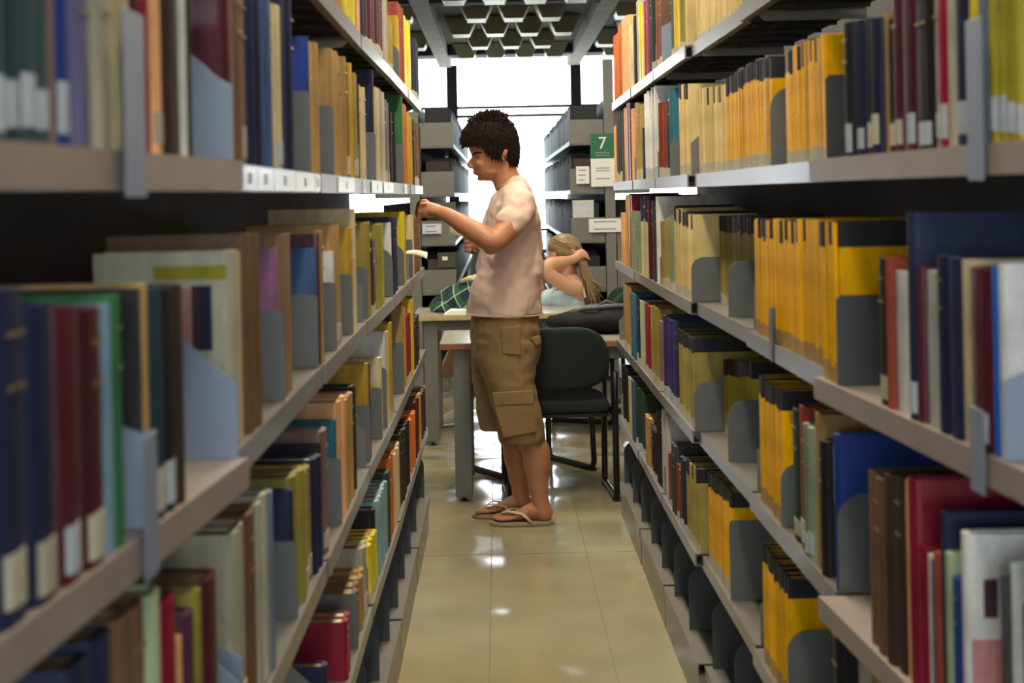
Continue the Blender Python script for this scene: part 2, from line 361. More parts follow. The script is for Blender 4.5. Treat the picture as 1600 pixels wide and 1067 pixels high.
# ---- books
books = []     # (screen size, root)
def book_mesh(side, D0, D1, xs, d, z, h, cols, flat=False):
    """cover wrapped round the pages; cols = list of (fraction from, material index)"""
    sg = -1 if side == 'L' else 1
    T = D1-D0; bm = bmesh.new(); th = min(.0028, T*.18)
    bul = 0 if flat else min(.006, T*.16)
    arc = [(d, 0), (.006, 0), (.0015, T*.04), (-bul*.7, T*.22), (-bul, T*.5), (-bul*.7, T*.78), (.0015, T*.96), (.006, T), (d, T)]
    inn = [(d, T-th), (.007, T-th), (.005, T*.5), (.007, th), (d, th)]
    zs = [c[0] for c in cols]+[1.0]
    def V(p, zz): return bm.verts.new((sg*p[0], p[1]-T/2, zz*h))
    ro = [[V(p, zz) for p in arc] for zz in zs]; n = len(arc)
    for i in range(len(zs)-1):
        for k in range(n-1):
            bm.faces.new((ro[i][k], ro[i][k+1], ro[i+1][k+1], ro[i+1][k])).material_index = cols[i][1] if 0 < k < 7 or len(cols[i]) < 3 else cols[i][2]
    ri = [[V(p, zz) for p in inn] for zz in (0, 1)]
    for k in range(len(inn)-1): bm.faces.new((ri[0][k], ri[0][k+1], ri[1][k+1], ri[1][k]))
    for ra, rb, mi in ((ro[0], ri[0], cols[0][1]), (ro[-1], ri[1], cols[-1][1])):
        f = bm.faces.new(ra+rb); f.material_index = mi
    for a_, b_ in (((ro, 0), (ri, 4)), ((ro, -1), (ri, 0))):
        pass
    return bm, T, th
WRONG = {}
def make_book(side, lv, D0, D1, s, z, h, c, d=None, label=None, top=None, mag=False, titl=False, base=None):
    sg = -1 if side == 'L' else 1
    g = .0013 if mag else .0009; D0 += g; D1 -= g
    if D1-D0 < .004: return None
    Dm = (D0+D1)/2; a = a_of(side, Dm)
    d = d or min(max(h*.68, .13), .19)
    mats = [cmat(c)]
    cols = [(0, 0)]
    if label and (mag or Dm > 3.6):  # band painted on the spine at small size
        mats.append(cmat(base) if base else (lab_m if label == 1 else lab_w)); cols = [(0, len(mats)-1, 0), (random.uniform(.11, .15) if not mag else random.uniform(.10, .135), 0)]
    if top:
        mats.append(cmat(top[0])); cols.append((1-top[1]/h, len(mats)-1))
    bm, T, th = book_mesh(side, D0, D1, 0, d, z, h, cols, mag)
    o = obj('magazine' if mag else 'book', bm, mats, None, False, (sg*(a+s+.006), Dm, z))
    if T < .008 and False: return o
    bm = bmesh.new(); box(bm, sg*.008, sg*(d-.004), -T/2+th+.0003, T/2-th-.0003, .003, h-(.001 if mag else .004))
    obj('page_block', bm, pages if random.random() < .6 else pagesw, o)
    if label and not (mag or Dm > 3.6):
        bm = bmesh.new(); bul = min(.006, T*.16); lh = random.uniform(.028, .042); z0 = random.uniform(.006, .014)
        pts = [(sg*.001, -T*.44), (-sg*bul*.75-sg*.0012, -T*.24), (-sg*bul-sg*.0012, 0), (-sg*bul*.75-sg*.0012, T*.24), (sg*.001, T*.44)]
        prism(bm, pts, 'z', z0, z0+lh); obj('spine_label', bm, lab_m if label == 1 else lab_w, o)
    if titl and T > .02 and Dm < 6:
        bul = min(.006, T*.16)
        for (u0, u1) in ((.70, .715), (.86, .875)):
            bm = bmesh.new(); box(bm, -sg*(bul+.0004), -sg*(bul+.0011), -T*.3, T*.3, h*u0, h*u1)
            obj('spine_band', bm, mat('gilt band', '#8a7a4a', .4, .4), o)
    return o
def bookend(side, lv, D, s, z, h, depth, m, label, round_=False, slant=False):
    sg = -1 if side == 'L' else 1; a = a_of(side, D)+s
    bm = bmesh.new()
    if slant: pts = [(0, 0), (0, h*.72), (depth, h*1.15), (depth, 0)]
    elif round_:
        r = h*.28; pts = [(0, 0)]+[(r-r*math.cos(t*PI/12), h-r+r*math.sin(t*PI/12)) for t in range(7)]+[(depth, h), (depth, 0)]
    else: pts = [(0, 0), (0, h-.006), (.006, h), (depth, h), (depth, 0)]
    prism(bm, [(sg*p[0], p[1]) for p in pts], 'y', -.0008, .0008)
    box(bm, sg*.02, sg*(depth-.01), -.0, .09, .0003, .0013)
    o = obj('bookend', bm, m, None, False, (sg*(a+.004), D, z+.0006))
    tag(o, label, 'bookend', 'bookends of the %s stack' % SIDEN[side])
    return o

ROWS = []
def row(side, lv, x0, yref, items): ROWS.append((side, lv, x0, yref, items))
# items: ('b', x_end, colour, top_y [, opts]) book(s) up to x_end ; ('g', x_end, plate_top_y|None, style) gap ending in a bookend ; ('m', x_end, colour, y_near, y_far, opts) magazine run
B = lambda x, c, y, **k: ('b', x, c, y, k)
G = lambda x, y=None, st='r': ('g', x, y, {'st': st})
M = lambda x, c, ya, yb, **k: ('m', x, c, (ya, yb), k)
row('L', 1, 486, 60, [B(520, 'olive', -60), B(545, 'tan', -60), B(560, 'yellow', -30), B(568, 'peach', -25), B(575, 'navy', -20), G(580), B(603, 'maroon', -15, lab=1), B(612, 'greycream', -10), B(618, 'khaki', 40, lab=1), G(625, 70), B(628, 'mustard', 30),
    B(634, 'brick', 16), B(636, 'darkbrown', 17), B(643, 'yellow', 38), G(648), B(658, 'navy', 72, lab=1)])
row('L', 2, -30, 150, [B(6, 'maroon', -60), B(28, 'tealgrey', -60, lab=2), B(50, 'darkteal', -50, lab=2), B(75, 'tealgrey', -60, lab=2), B(95, 'tealgrey', -55, lab=2), B(107, 'mauvebrown', -60), B(126, 'royal', -60, lab=2), B(160, 'lavender', -60),
    B(190, 'greycream', -60), B(222, 'cream', -55), B(236, 'maroon', -40), B(250, 'crimson', -50), B(267, 'peach', -60, lab=1), B(298, 'darkbrown', -60), B(307, 'white', -60), B(314, 'blackish', -40), G(369, 84, 's'),
    B(381, 'maroon', -40), B(391, 'brown', -30), B(400, 'tanbrown', -20, lab=1), B(414, 'navy', -10), B(440, 'steelblue', 8), B(450, 'cream', 10, lab=2), B(463, 'navy', 0), G(488, 142, 'q'), B(491, 'royal', 59), B(504, 'tan', 68), G(524, 165, 'q'),
    B(532, 'tan', 81), B(545, 'tan', 92), B(551, 'brown', 106, lab=1), B(556, 'mustard', 104), B(564, 'khaki', 118, lab=1), B(568, 'darkbrown', 130), B(574, 'cream', 137, lab=1), G(588, 207, 'q'), B(591, 'navy', 112), B(598, 'cream', 141), B(604, 'greycream', 143, lab=1),
    B(612, 'grey', 160, lab=1), B(619, 'blackish', 178), G(629, 225, 'q'), B(631, 'green', 141), B(640, 'rust', 168), B(646, 'mustard', 182), B(650, 'blackish', 190), B(655, 'brown', 196, lab=1), B(660, 'darkbrown', 199)])
row('L', 3, -30, 560, [B(6, 'peach', 440), B(60, 'navy', 452, lab=1), B(105, 'navy', 468, lab=1), B(140, 'maroon', 470, lab=2), B(178, 'maroon', 478, lab=1), B(192, 'paleblue', 470), B(206, 'green', 455), G(234, 665, 's'), B(238, 'blackish', 450), B(248, 'tan', 442), B(268, 'darkteal', 450, lab=1), B(284, 'blackish', 445, lab=2), B(300, 'darkbrown', 440), G(372, 600, 's'),
    B(384, 'greycream', 388, art=((.002, .09, .205, .222, 'paleolive'), (.046, .072, .13, .195, 'pink'), (.020, .036, .12, .198, 'navy'), (.036, .044, .12, .198, 'maroon'))), B(395, 'cream', 392), B(415, 'brown', 362), G(449, 485, 'q'), B(453, 'mauve', 385), B(469, 'tanbrown', 361), G(502, 460, 'q'), B(504, 'steelblue', 387), B(510, 'maroon', 363), B(515, 'tan', 360), G(531, 441, 'q'), B(533, 'white', 392), B(543, 'tan', 350, lab=1),
    G(556, 428, 'q'), B(560, 'mustard', 356, lab=1), B(565, 'cream', 327), G(580, 417, 'q'), B(583, 'khaki', 347), B(588, 'olive', 346), B(597, 'maroon', 372, lab=1), B(602, 'olive', 350), B(607, 'paleolive', 348), G(619, 388, 'r'), B(621, 'white', 347), B(630, 'navy', 338),
    G(637, 382, 'r'), B(639, 'yellow', 330), B(641, 'tan', 332), G(650, 374, 'q'), B(653, 'cream', 335), B(661, 'brown', 340)])
row('L', 4, 120, 950, [B(190, 'navy', 980), B(240, 'brown', 930), B(266, 'palegreen', 905), B(290, 'crimson', 925), B(298, 'peach', 990), B(315, 'plum', 945), B(328, 'olive', 912), B(355, 'maroon', 888), G(382, 975, 's'),
    B(401, 'greycream', 812, lab=1), B(415, 'brown', 792), B(430, 'greycream', 768), B(437, 'greyblue', 765), G(470, 860, 'q'), B(473, 'navy', 762), B(488, 'olive', 728), B(502, 'khaki', 722, lab=1), B(512, 'navy', 705), B(518, 'blackish', 690), B(525, 'mauvebrown', 664, lab=1), G(541, 715, 'q'), B(543, 'teal', 652),
    B(552, 'peach', 616), B(563, 'tan', 612), B(569, 'blackish', 598), G(587, 633, 'q'), B(589, 'mustard', 565), B(592, 'maroon', 566), G(606, 605, 'q'), B(608, 'cream', 556), G(614, 575, 'q'), B(616, 'white', 517), B(619, 'cream', 516), B(623, 'mustard', 503, lab=1), B(626, 'blackish', 470), G(641, 535, 'q'),
    B(644, 'tan', 474), B(647, 'mustard', 478), B(653, 'crimson', 486, lab=1), B(659, 'yellow', 463), B(667, 'darkbrown', 490)])
row('L', 5, 330, 900, [B(400, 'brown', 1100), B(453, 'darkbrown', 1085), G(512), B(520, 'navy', 1032), G(545), B(552, 'crimson', 1020), G(561, 930, 'q'), B(569, 'brown', 922), B(576, 'tan', 915), B(583, 'greycream', 838, lab=1), B(594, 'yellow', 825, lab=1), B(597, 'blackish', 790), B(612, 'paleteal', 748),
    B(617, 'darkgreen', 730), B(624, 'orange', 700), B(633, 'cream', 688), B(638, 'darkbrown', 668), B(646, 'blackish', 655), G(650), B(657, 'orange', 641), B(662, 'maroon', 618), B(666, 'mustard', 612), B(673, 'plum', 602)])
row('R', 1, 1300, 60, [M(1066, 'butter', -30, -30, t=.016), G(1063), B(1056, 'olive', -10, lab=1), B(1049, 'yellow', -10, lab=1), B(1042, 'darkgrey', -8, lab=1), G(1032, 20, 's'), B(1026, 'brown', -5, lab=1), B(1020, 'brick', -5, lab=1), B(1013, 'darkgreen', -4, lab=1), B(1008, 'darkbrown', -4),
    B(1001, 'magenta', 5), B(996, 'yellow', 10), B(990, 'greycream', 0), B(984, 'blackish', 30), B(978, 'cream', 45), B(969, 'peach', 24), B(962, 'rust', 40), B(955, 'orange', 60)])
row('R', 2, 1640, 150, [B(1600, 'yellow', -80, lab=2), B(1584, 'yellow', -80), B(1572, 'paleolive', -80, lab=2), B(1560, 'paleolive', -80, lab=2), B(1547, 'paleolive', -80, lab=2), B(1533, 'paleolive', -80, lab=2), G(1527), B(1518, 'greyblue', -60), B(1504, 'yellow', -80), B(1482, 'navy', -80, lab=2), B(1470, 'greycream', -50), B(1455, 'crimson', -60, lab=2),
    B(1442, 'greycream', -60, lab=1), B(1412, 'blackish', -40, lab=2), B(1397, 'maroon', -40, lab=2), B(1383, 'maroon', -40, lab=1), B(1373, 'blackish', 30, lab=1), B(1364, 'tan', 22), B(1350, 'navy', 32, lab=1), B(1338, 'blackish', 34, lab=1), B(1325, 'navy', 36, lab=2), B(1313, 'blackish', 40, lab=2), G(1285, 118, 'd'),
    M(1217, 'amber', 52, 82, top='blackish', tp=.35), G(1199, 137, 'r'), M(1155, 'amber', 88, 106, top='blackish'), M(1128, 'amber', 108, 124, top='blackish'), M(1073, 'butter', 132, 140, top='blackish', tp=.4), M(1055, 'butter', 132, 130, top='blackish', tp=.5), G(1044, 217, 'r'),
    B(1041, 'teal', 138), B(1036, 'darkgreen', 168, lab=1), B(1028, 'brick', 166, lab=1), B(1020, 'brick', 164, lab=1), B(1002, 'white', 147, lab=2), B(999, 'navy', 200), B(993, 'khaki', 164, lab=1), B(986, 'tan', 163, lab=1), B(981, 'peach', 172), B(975, 'maroon', 158), B(971, 'peach', 170), B(966, 'darkteal', 172), B(960, 'darkgrey', 170, lab=1), B(954, 'lightorange', 176, top=('plum', .06))])
row('R', 3, 1660, 430, [B(1600, 'maroon', 425), G(1556, 560, 's'), B(1545, 'white', 410), B(1535, 'brightblue', 415), B(1500, 'maroon', 412, lab=2), B(1490, 'cream', 408), B(1452, 'navy', 400), B(1428, 'lightgrey', 420), B(1420, 'maroon', 418), B(1408, 'navy', 334, lab=2), B(1393, 'white', 426), B(1380, 'lightgrey', 424), B(1373, 'brick', 405), B(1356, 'blackish', 400, lab=1), G(1300, 462, 'd'),
    M(1172, 'amber', 346, 342, top='blackish', tp=.35, base='tan', n2=1), G(1134, 408, 'r'), M(1113, 'khaki', 338, 338, top='blackish', s=.05), G(1080, 403, 'r'), M(1049, 'butter', 336, 322, top='blackish', tp=.7), G(1047), B(1041, 'sage', 336, lab=1), B(1034, 'khaki', 340, lab=1), B(1028, 'tan', 344, lab=1), B(1023, 'white', 308), B(1019, 'darkgrey', 316), B(1012, 'maroon', 312),
    B(997, 'cream', 306, top=('navy', .09)), B(985, 'sage', 330), B(981, 'crimson', 303), B(976, 'mustard', 305), B(969, 'peach', 332)])
row('R', 4, 1720, 760, [B(1660, 'crimson', 745), B(1600, 'navy', 790), B(1592, 'grey', 890), G(1552), B(1546, 'darkgrey', 893, art=((.008, .075, .03, .235, 'white'), (.020, .045, .08, .19, 'darkteal'))), G(1500), B(1487, 'white', 828, art=((.016, .032, .145, .19, 'plum'), (.001, .06, .002, .12, 'pink'))), B(1473, 'royal', 895), B(1462, 'palegreen', 862), B(1454, 'navy', 792), B(1446, 'brick', 858), B(1438, 'lavender', 870), B(1430, 'white', 864), B(1420, 'crimson', 846), B(1407, 'crimson', 744), B(1399, 'peach', 742), B(1370, 'darkbrown', 735), B(1340, 'brown', 733), G(1303, 772, 'r'),
    B(1296, 'royal', 678), G(1284), B(1276, 'blackish', 683, plate='lilac'), B(1264, 'tan', 642), B(1250, 'sage', 660, lab=2), B(1240, 'brick', 632, lab=2), B(1228, 'darkgreen', 636, lab=1), G(1216, 725, 'r'), M(1180, 'amber', 605, 583, top='blackish', base='tan'), G(1136, 626, 'r'), M(1121, 'paleolive', 566, 562, top='blackish', s=.055), G(1086, 598, 'r'), M(1058, 'khaki', 530, 512, top='blackish'),
    B(1053, 'darkteal', 500, lab=2), B(1038, 'purple', 491, lab=2), B(1031, 'mauvebrown', 500, lab=1), B(1020, 'khaki', 476, lab=1), B(1009, 'crimson', 472, lab=2), B(1002, 'palegreen', 468), B(995, 'navy', 464, lab=1), B(988, 'teal', 456), B(977, 'tan', 442, lab=1)])
row('R', 5, 1500, 800, [B(1380, 'brown', 1010), B(1340, 'olive', 1000), B(1325, 'greycream', 990), G(1300), B(1288, 'blackish', 918), G(1222, 985, 'r'), M(1183, 'amber', 905, 846, top='blackish', base='tan'), G(1136, 813, 'q'), M(1101, 'amber', 760, 737, top='blackish'), G(1097), M(1068, 'khaki', 735, 716, top='blackish', tp=.5), B(1061, 'navy', 712, lab=2), B(1053, 'brick', 722, lab=2),
    B(1048, 'darkgrey', 690), B(1042, 'brick', 704, lab=2), B(1031, 'lightgrey', 636, lab=2), B(1024, 'blackish', 640), B(1014, 'blackish', 660, lab=2), B(1007, 'tan', 645), B(992, 'darkgreen', 597, lab=2), B(987, 'steelblue', 590), B(983, 'cream', 586), B(976, 'blackish', 569, lab=1)])
allbooks = []; magn = 0
for (side, lv, x, yref, items) in ROWS:
    z = LZ[lv]+.0006; ends = [bb[1] for bb in BAYS[side]]; lim = BAYS[side][-1][1]-.012
    zt = (LZ[lv-1] if lv > 1 else 2.16)-.042; seq = []
    run = 0
    D = D_at(side, x, yref)
    def hgt(py, px, Dx):
        u, v = unroll(px, py); return max(.12, min(EYE-v*Dx/F-z, zt-z))
    for (kind, xe, a1, a2, *rest) in [(i[0], i[1], i[2], i[3], *(i[4:])) for i in [it if len(it) > 3 else it for it in items]]:
        k = rest[0] if rest else a2
        s = k.get('s', 0) if isinstance(k, dict) else 0
        De = min(D_at(side, xe, yref, s), lim)
        if kind == 'b':
            c, ty = a1, a2; T = De-D
            if T < .005: continue
            n = max(1, int(round(T/.05))); h = hgt(ty, xe if n == 1 else (x+xe)/2, De)
            for i in range(n):
                d0, d1 = D+T*i/n, D+T*(i+1)/n
                if any(d0 < e < d1 and (d1-e > .004 or e-d0 > .004) for e in ends[:-1]):   # keep off the bay joint
                    e = [e for e in ends[:-1] if d0 < e < d1][0]
                    if e-d0 > d1-e: d1 = e-.007
                    else: d0 = e+.03
                    if d1-d0 < .006: continue
                hh = min(h*random.uniform(.985, 1.01), zt-z)
                o = make_book(side, lv, d0, d1, random.uniform(.002, .012) if D > 1.8 else .004, z, hh, c, label=k.get('lab'), top=k.get('top'), titl=(random.random() < .35))
                if o is None: continue
                for (u0, u1, v0, v1, cc) in k.get('art', ()):
                    if i: break
                    sg = -1 if side == 'L' else 1; yy = -(d1-d0)/2+.0009-.0008*(k['art'].index((u0, u1, v0, v1, cc))+1)
                    bm = bmesh.new(); box(bm, sg*u0, sg*u1, yy-.0004, yy+.0004, v0, v1); obj('cover_print', bm, cmat(cc), o)
                if k.get('plate'):
                    bm = bmesh.new(); box(bm, .012, .10, -(d1-d0)/2-.0012, -(d1-d0)/2-.0002, h*.55, h*.97); obj('cover_label', bm, mat('lilac card', '#9a98b4', .6), o)
                    bm = bmesh.new(); box(bm, .045, .065, -(d1-d0)/2-.0018, -(d1-d0)/2-.0013, h*.62, h*.85); obj('printed_mark', bm, black_m, o)
                seq.append(['book', o, c, (d0+d1)/2, h])
        elif kind == 'm':
            c = a1; ya, yb = a2; t = k.get('t', .0165); n = max(2, int((De-D)/t)); run += 1
            for i in range(n):
                f = (i+.5)/n; d0, d1 = D+(De-D)*i/n, D+(De-D)*(i+1)/n
                if any(d0-.003 < e+.01 < d1+.022 and e != ends[-1] for e in ends): continue
                h = min(hgt(ya+(yb-ya)*f, x+(xe-x)*f if D < De else x, (d0+d1)/2), .262)*random.uniform(.985, 1.01); h = min(h, zt-z)
                tp = (k['top'], random.uniform(.036, .044)) if k.get('top') and (random.random() < k.get('tp', 1)) else None
                o = make_book(side, lv, d0, d1, s+random.uniform(0, .005)+.002, z, h, c, d=.175, label=1, top=tp, mag=True, base=k.get('base'))
                if o is None: continue
                o['group'] = '%s magazines, run %d on the %s %s shelf' % (word(c), run, SIDEN[side], LN[lv])
                seq.append(['mag', o, c, (d0+d1)/2, h, run]); magn += 1
        else:
            py, k = a1, a2
            seq.append(['gap', None, None, De, 0])
            if py:
                h = hgt(py, xe, De); st = k['st']
                h = min(h, .24)
                seq.append(['end', None, st, De-.004, h])
        D = De; x = xe
    allbooks.append((side, lv, seq))
used = {}
for (side, lv, seq) in allbooks:
    bk = [e for e in seq]
    for i, e in enumerate(bk):
        nxt = next((q for q in bk[i+1:] if q[0] in ('book', 'mag')), None); prv = next((q for q in bk[:i][::-1] if q[0] in ('book', 'mag')), None)
        place = '%s stack %s shelf' % (SIDEN[side], LN[lv])
        if e[0] == 'end':
            near = e[3] < 1.9
            m = {'d': plate_d, 's': plate_l}.get(e[2], plate_m)
            wn = word(nxt[2]) if nxt else 'last'
            kindn = 'magazines' if nxt and nxt[0] == 'mag' else 'book'
            lab = '%s bookend holding up %s %s, %s' % ({'r': 'rounded grey', 'q': 'square grey', 's': 'pale slant-topped', 'd': 'tall dark grey'}[e[2]], wn, kindn, place)
            depth = .13 if e[2] != 'd' else .16
            key = lab; used[key] = used.get(key, 0)+1
            if used[key] > 1: lab += ', farther one' if used[key] == 2 else ', farthest one'
            bookend(side, lv, e[3], .0, LZ[lv]+.0006, e[4], depth, m, lab, e[2] == 'r', e[2] == 's')
        elif e[0] == 'book':
            p = word(prv[2]) if prv else None; nn = word(nxt[2]) if nxt else None; cw = word(e[2])
            desc = 'between %s and %s' % (p, nn) if p and nn else ('first, before %s' % nn if nn else 'last, beyond %s' % p)
            lab = '%s book %s, %s' % (cw, desc, place)
            e[1]['category'] = 'book'; e[1]['group'] = 'books on the %s stack %s shelf' % (SIDEN[side], LN[lv]); e.append(lab)
        elif e[0] == 'mag':
            wn = [q for q in bk if q[0] == 'mag' and q[5] == e[5]][-1]; j = [q is wn for q in bk].index(True)
            after = next((q for q in bk[j+1:] if q[0] != 'gap'), None)
            before = next((q for q in bk[:[q is e for q in bk].index(True)][::-1] if q[0] in ('book', 'end', 'mag') and not (q[0] == 'mag' and q[5] == e[5])), None)
            bd = {'end': 'behind a bookend', 'book': 'behind the books', 'mag': 'behind other magazines'}[before[0]] if before else 'nearest the camera'
            e[1]['label'] = '%s magazine in the run %s, %s, run %s' % (word(e[2]), bd, place, ['one', 'two', 'three', 'four', 'five', 'six', 'seven'][e[5]-1])
            e[1]['category'] = 'magazine'
    # books: resolve repeats along the shelf, near to far
    bs = [e for e in seq if e[0] == 'book']; cnt = {}
    for e in bs: cnt.setdefault(e[5], []).append(e)
    for lab, es in cnt.items():
        if len(es) == 1: es[0][1]['label'] = lab; continue
        for i, e in enumerate(es): e[1]['label'] = lab+', '+(('nearer' if i == 0 else 'farther') if len(es) == 2 else ['nearest', 'second', 'third', 'fourth', 'fifth', 'sixth', 'seventh', 'eighth'][min(i, 7)])+' one'
# the 300 volumes of each kind that show largest stay single; the rest, a few pixels each, are one mass per kind
def shown(o, d, h):
    Dm = o.location.y; T = d; x = o.location.x; sx_ = []
    for D in (Dm-T/2, Dm+T/2):
        u = x*F/D; sx_.append(CX+u)
    zt_, zb_ = o.location.z+h, o.location.z; y0, y1 = CY+(EYE-zt_)*F/Dm, CY+(EYE-zb_)*F/Dm
    y0 += TH*(CX-sum(sx_)/2); y1 += TH*(CX-sum(sx_)/2)
    a, b_ = max(min(sx_), 0), min(max(sx_), 1600); c, e = max(y0, 0), min(y1, 1067)
    return max(b_-a, 0)*max(e-c, 0)
def wipe(o):
    for ch in list(o.children): wipe(ch)
    bpy.data.objects.remove(o)
for kind, nm in (('book', 'books'), ('mag', 'magazines')):
    es = []
    for (side, lv, seq) in allbooks:
        for e in seq:
            if e[0] == kind:
                T = e[1].dimensions.y if e[1].dimensions.y else .03
                vs = [v.co.y for v in e[1].data.vertices]; T = max(vs)-min(vs)
                es.append((shown(e[1], T, e[4]), e[1]))
    es.sort(key=lambda t: -t[0])
    for sc_, o in [t for t in es if t[0] <= 1]: wipe(o)
    es = [t for t in es if t[0] > 1]; rest = [t[1] for t in es[300:]]
    print(kind, len(es), 'cut at', es[min(299, len(es)-1)][0])
    if rest:
        bm = bmesh.new(); mats = []
        for o in rest:
            for q_ in [o]+list(o.children):
                n0 = len(bm.faces); me = q_.data.copy(); off = o.location
                me.transform(Matrix.Translation(off)); bm.from_mesh(me); bm.faces.ensure_lookup_table()
                ms_ = list(q_.data.materials)
                for m in ms_:
                    if m not in mats: mats.append(m)
                for f in bm.faces[n0:]: f.material_index = mats.index(ms_[f.material_index])
                bpy.data.meshes.remove(me)
            wipe(o)
        me = bpy.data.meshes.new('distant_'+nm); bm.to_mesh(me); bm.free()
        for m in mats: me.materials.append(m)
        o = bpy.data.objects.new('distant_'+nm, me); C.objects.link(o); o['kind'] = 'stuff'
        tag(o, {'books': 'small distant and half hidden books on both stacks', 'magazines': 'small distant yellow and cream magazines on the right stack'}[nm], nm)
# bookends on the empty bottom shelves
for side in 'LR':
    Ds = [2.55+.36*i for i in range(12)] if side == 'R' else [2.2+.35*i for i in range(12)]
    Ds[-1] = BAYS[side][-1][1]-.03
    for i, D in enumerate(Ds):
        bookend(side, 6, D, .015, LZ[6]+.0006, .185, .17, plate_d, '%s dark grey bookend on the empty bottom shelf, %s stack, counted from camera' % (['first', 'second', 'third', 'fourth', 'fifth', 'sixth', 'seventh', 'eighth', 'ninth', 'tenth', 'eleventh', 'farthest'][i], SIDEN[side]), True)
# dividers whose front flange hooks down over the shelf lip
for (side, lv, px, py, h0, h1, wd, where) in (('L', 2, 204, 200, -.04, .125, .075, 'cream book'), ('L', 3, 230, 750, -.04, .09, .05, 'slant-topped bookend'), ('R', 2, 1528, 200, -.04, .14, .055, 'olive yellow books'), ('R', 3, 1531, 700, -.045, .05, .05, 'maroon book'), ('R', 3, 1206, 500, -.035, .07, .035, 'amber magazines')):
    sg = -1 if side == 'L' else 1; D = D_at(side, px, py); a = a_of(side, D); bm = bmesh.new()
    aa = min(a_of(side, D-wd/2), a_of(side, D+wd/2))
    box(bm, -sg*.0008, -sg*.0022, -wd/2, wd/2, h0, h1)
    box(bm, -sg*.0008, sg*.10, wd/2-.0015, wd/2, .0008, h1)
    o = obj('shelf_divider', bm, plate_l if D < 2 else plate_m, None, False, (sg*aa, D, LZ[lv])); bev(o, .0006, 1)
    tag(o, 'metal divider hooked over the %s %s shelf edge by the %s' % (SIDEN[side], LN[lv], where), 'divider')
# white label strips clipped on the left eye-level lip
lipl = mat('card in plastic strip', '#dfe3e0', .25, 0, .05, 30, coat=.5)
for i, (xa, xb) in enumerate(((376, 398), (400, 424), (426, 458), (460, 488), (490, 524), (527, 551), (566, 576), (579, 596), (598, 613), (631, 634), (648, 659))):
    Da, Db = D_at('L', xa, 280), D_at('L', xb, 280); Db = min(Db, 6.36)
    if any(Da < e < Db for (_, e, _, _) in BAYS['L'][:-1]): Db = [e for (_, e, _, _) in BAYS['L'][:-1] if Da < e < Db][0]-.003
    am = min(a_of('L', Da), a_of('L', Db)); bm = bmesh.new()
    box(bm, 0, .002, -(Db-Da)/2, (Db-Da)/2, -.032, -.002)
    o = obj('shelf_label', bm, lipl, None, False, (-am+.0008, (Da+Db)/2, LZ[2]))
    bm = bmesh.new(); w_ = min(.02, (Db-Da)*.3); box(bm, .0021, .0026, -w_/2, w_/2, -.024, -.010); obj('printed_mark', bm, black_m, o)
    tag(o, 'white card label on the left eye-level shelf edge, %s from the camera' % ['first', 'second', 'third', 'fourth', 'fifth', 'sixth', 'seventh', 'eighth', 'ninth', 'tenth', 'farthest'][i], 'label', 'shelf edge labels')
# curled paper slip sticking out of the left chest-high shelf
bm = bmesh.new(); pv = []
for i in range(9):
    t = i/8; p = P(622+46*t, 398-5*math.sin(t*PI)*1.0+1*t, 5.55-.1*t); pv.append((bm.verts.new(p+Vector((0, 0, .009*(.3+t)))), bm.verts.new(p-Vector((0, .03, .009*(.3+t))))))
for i in range(8): bm.faces.new((pv[i][0], pv[i+1][0], pv[i+1][1], pv[i][1]))
o = obj('paper_slip', bm, mat('cream paper', '#d8cfae', .7), None, True); m = o.modifiers.new('s', 'SOLIDIFY'); m.thickness = .001
tag(o, 'curled cream paper slip sticking out of the left chest-high shelf', 'paper')
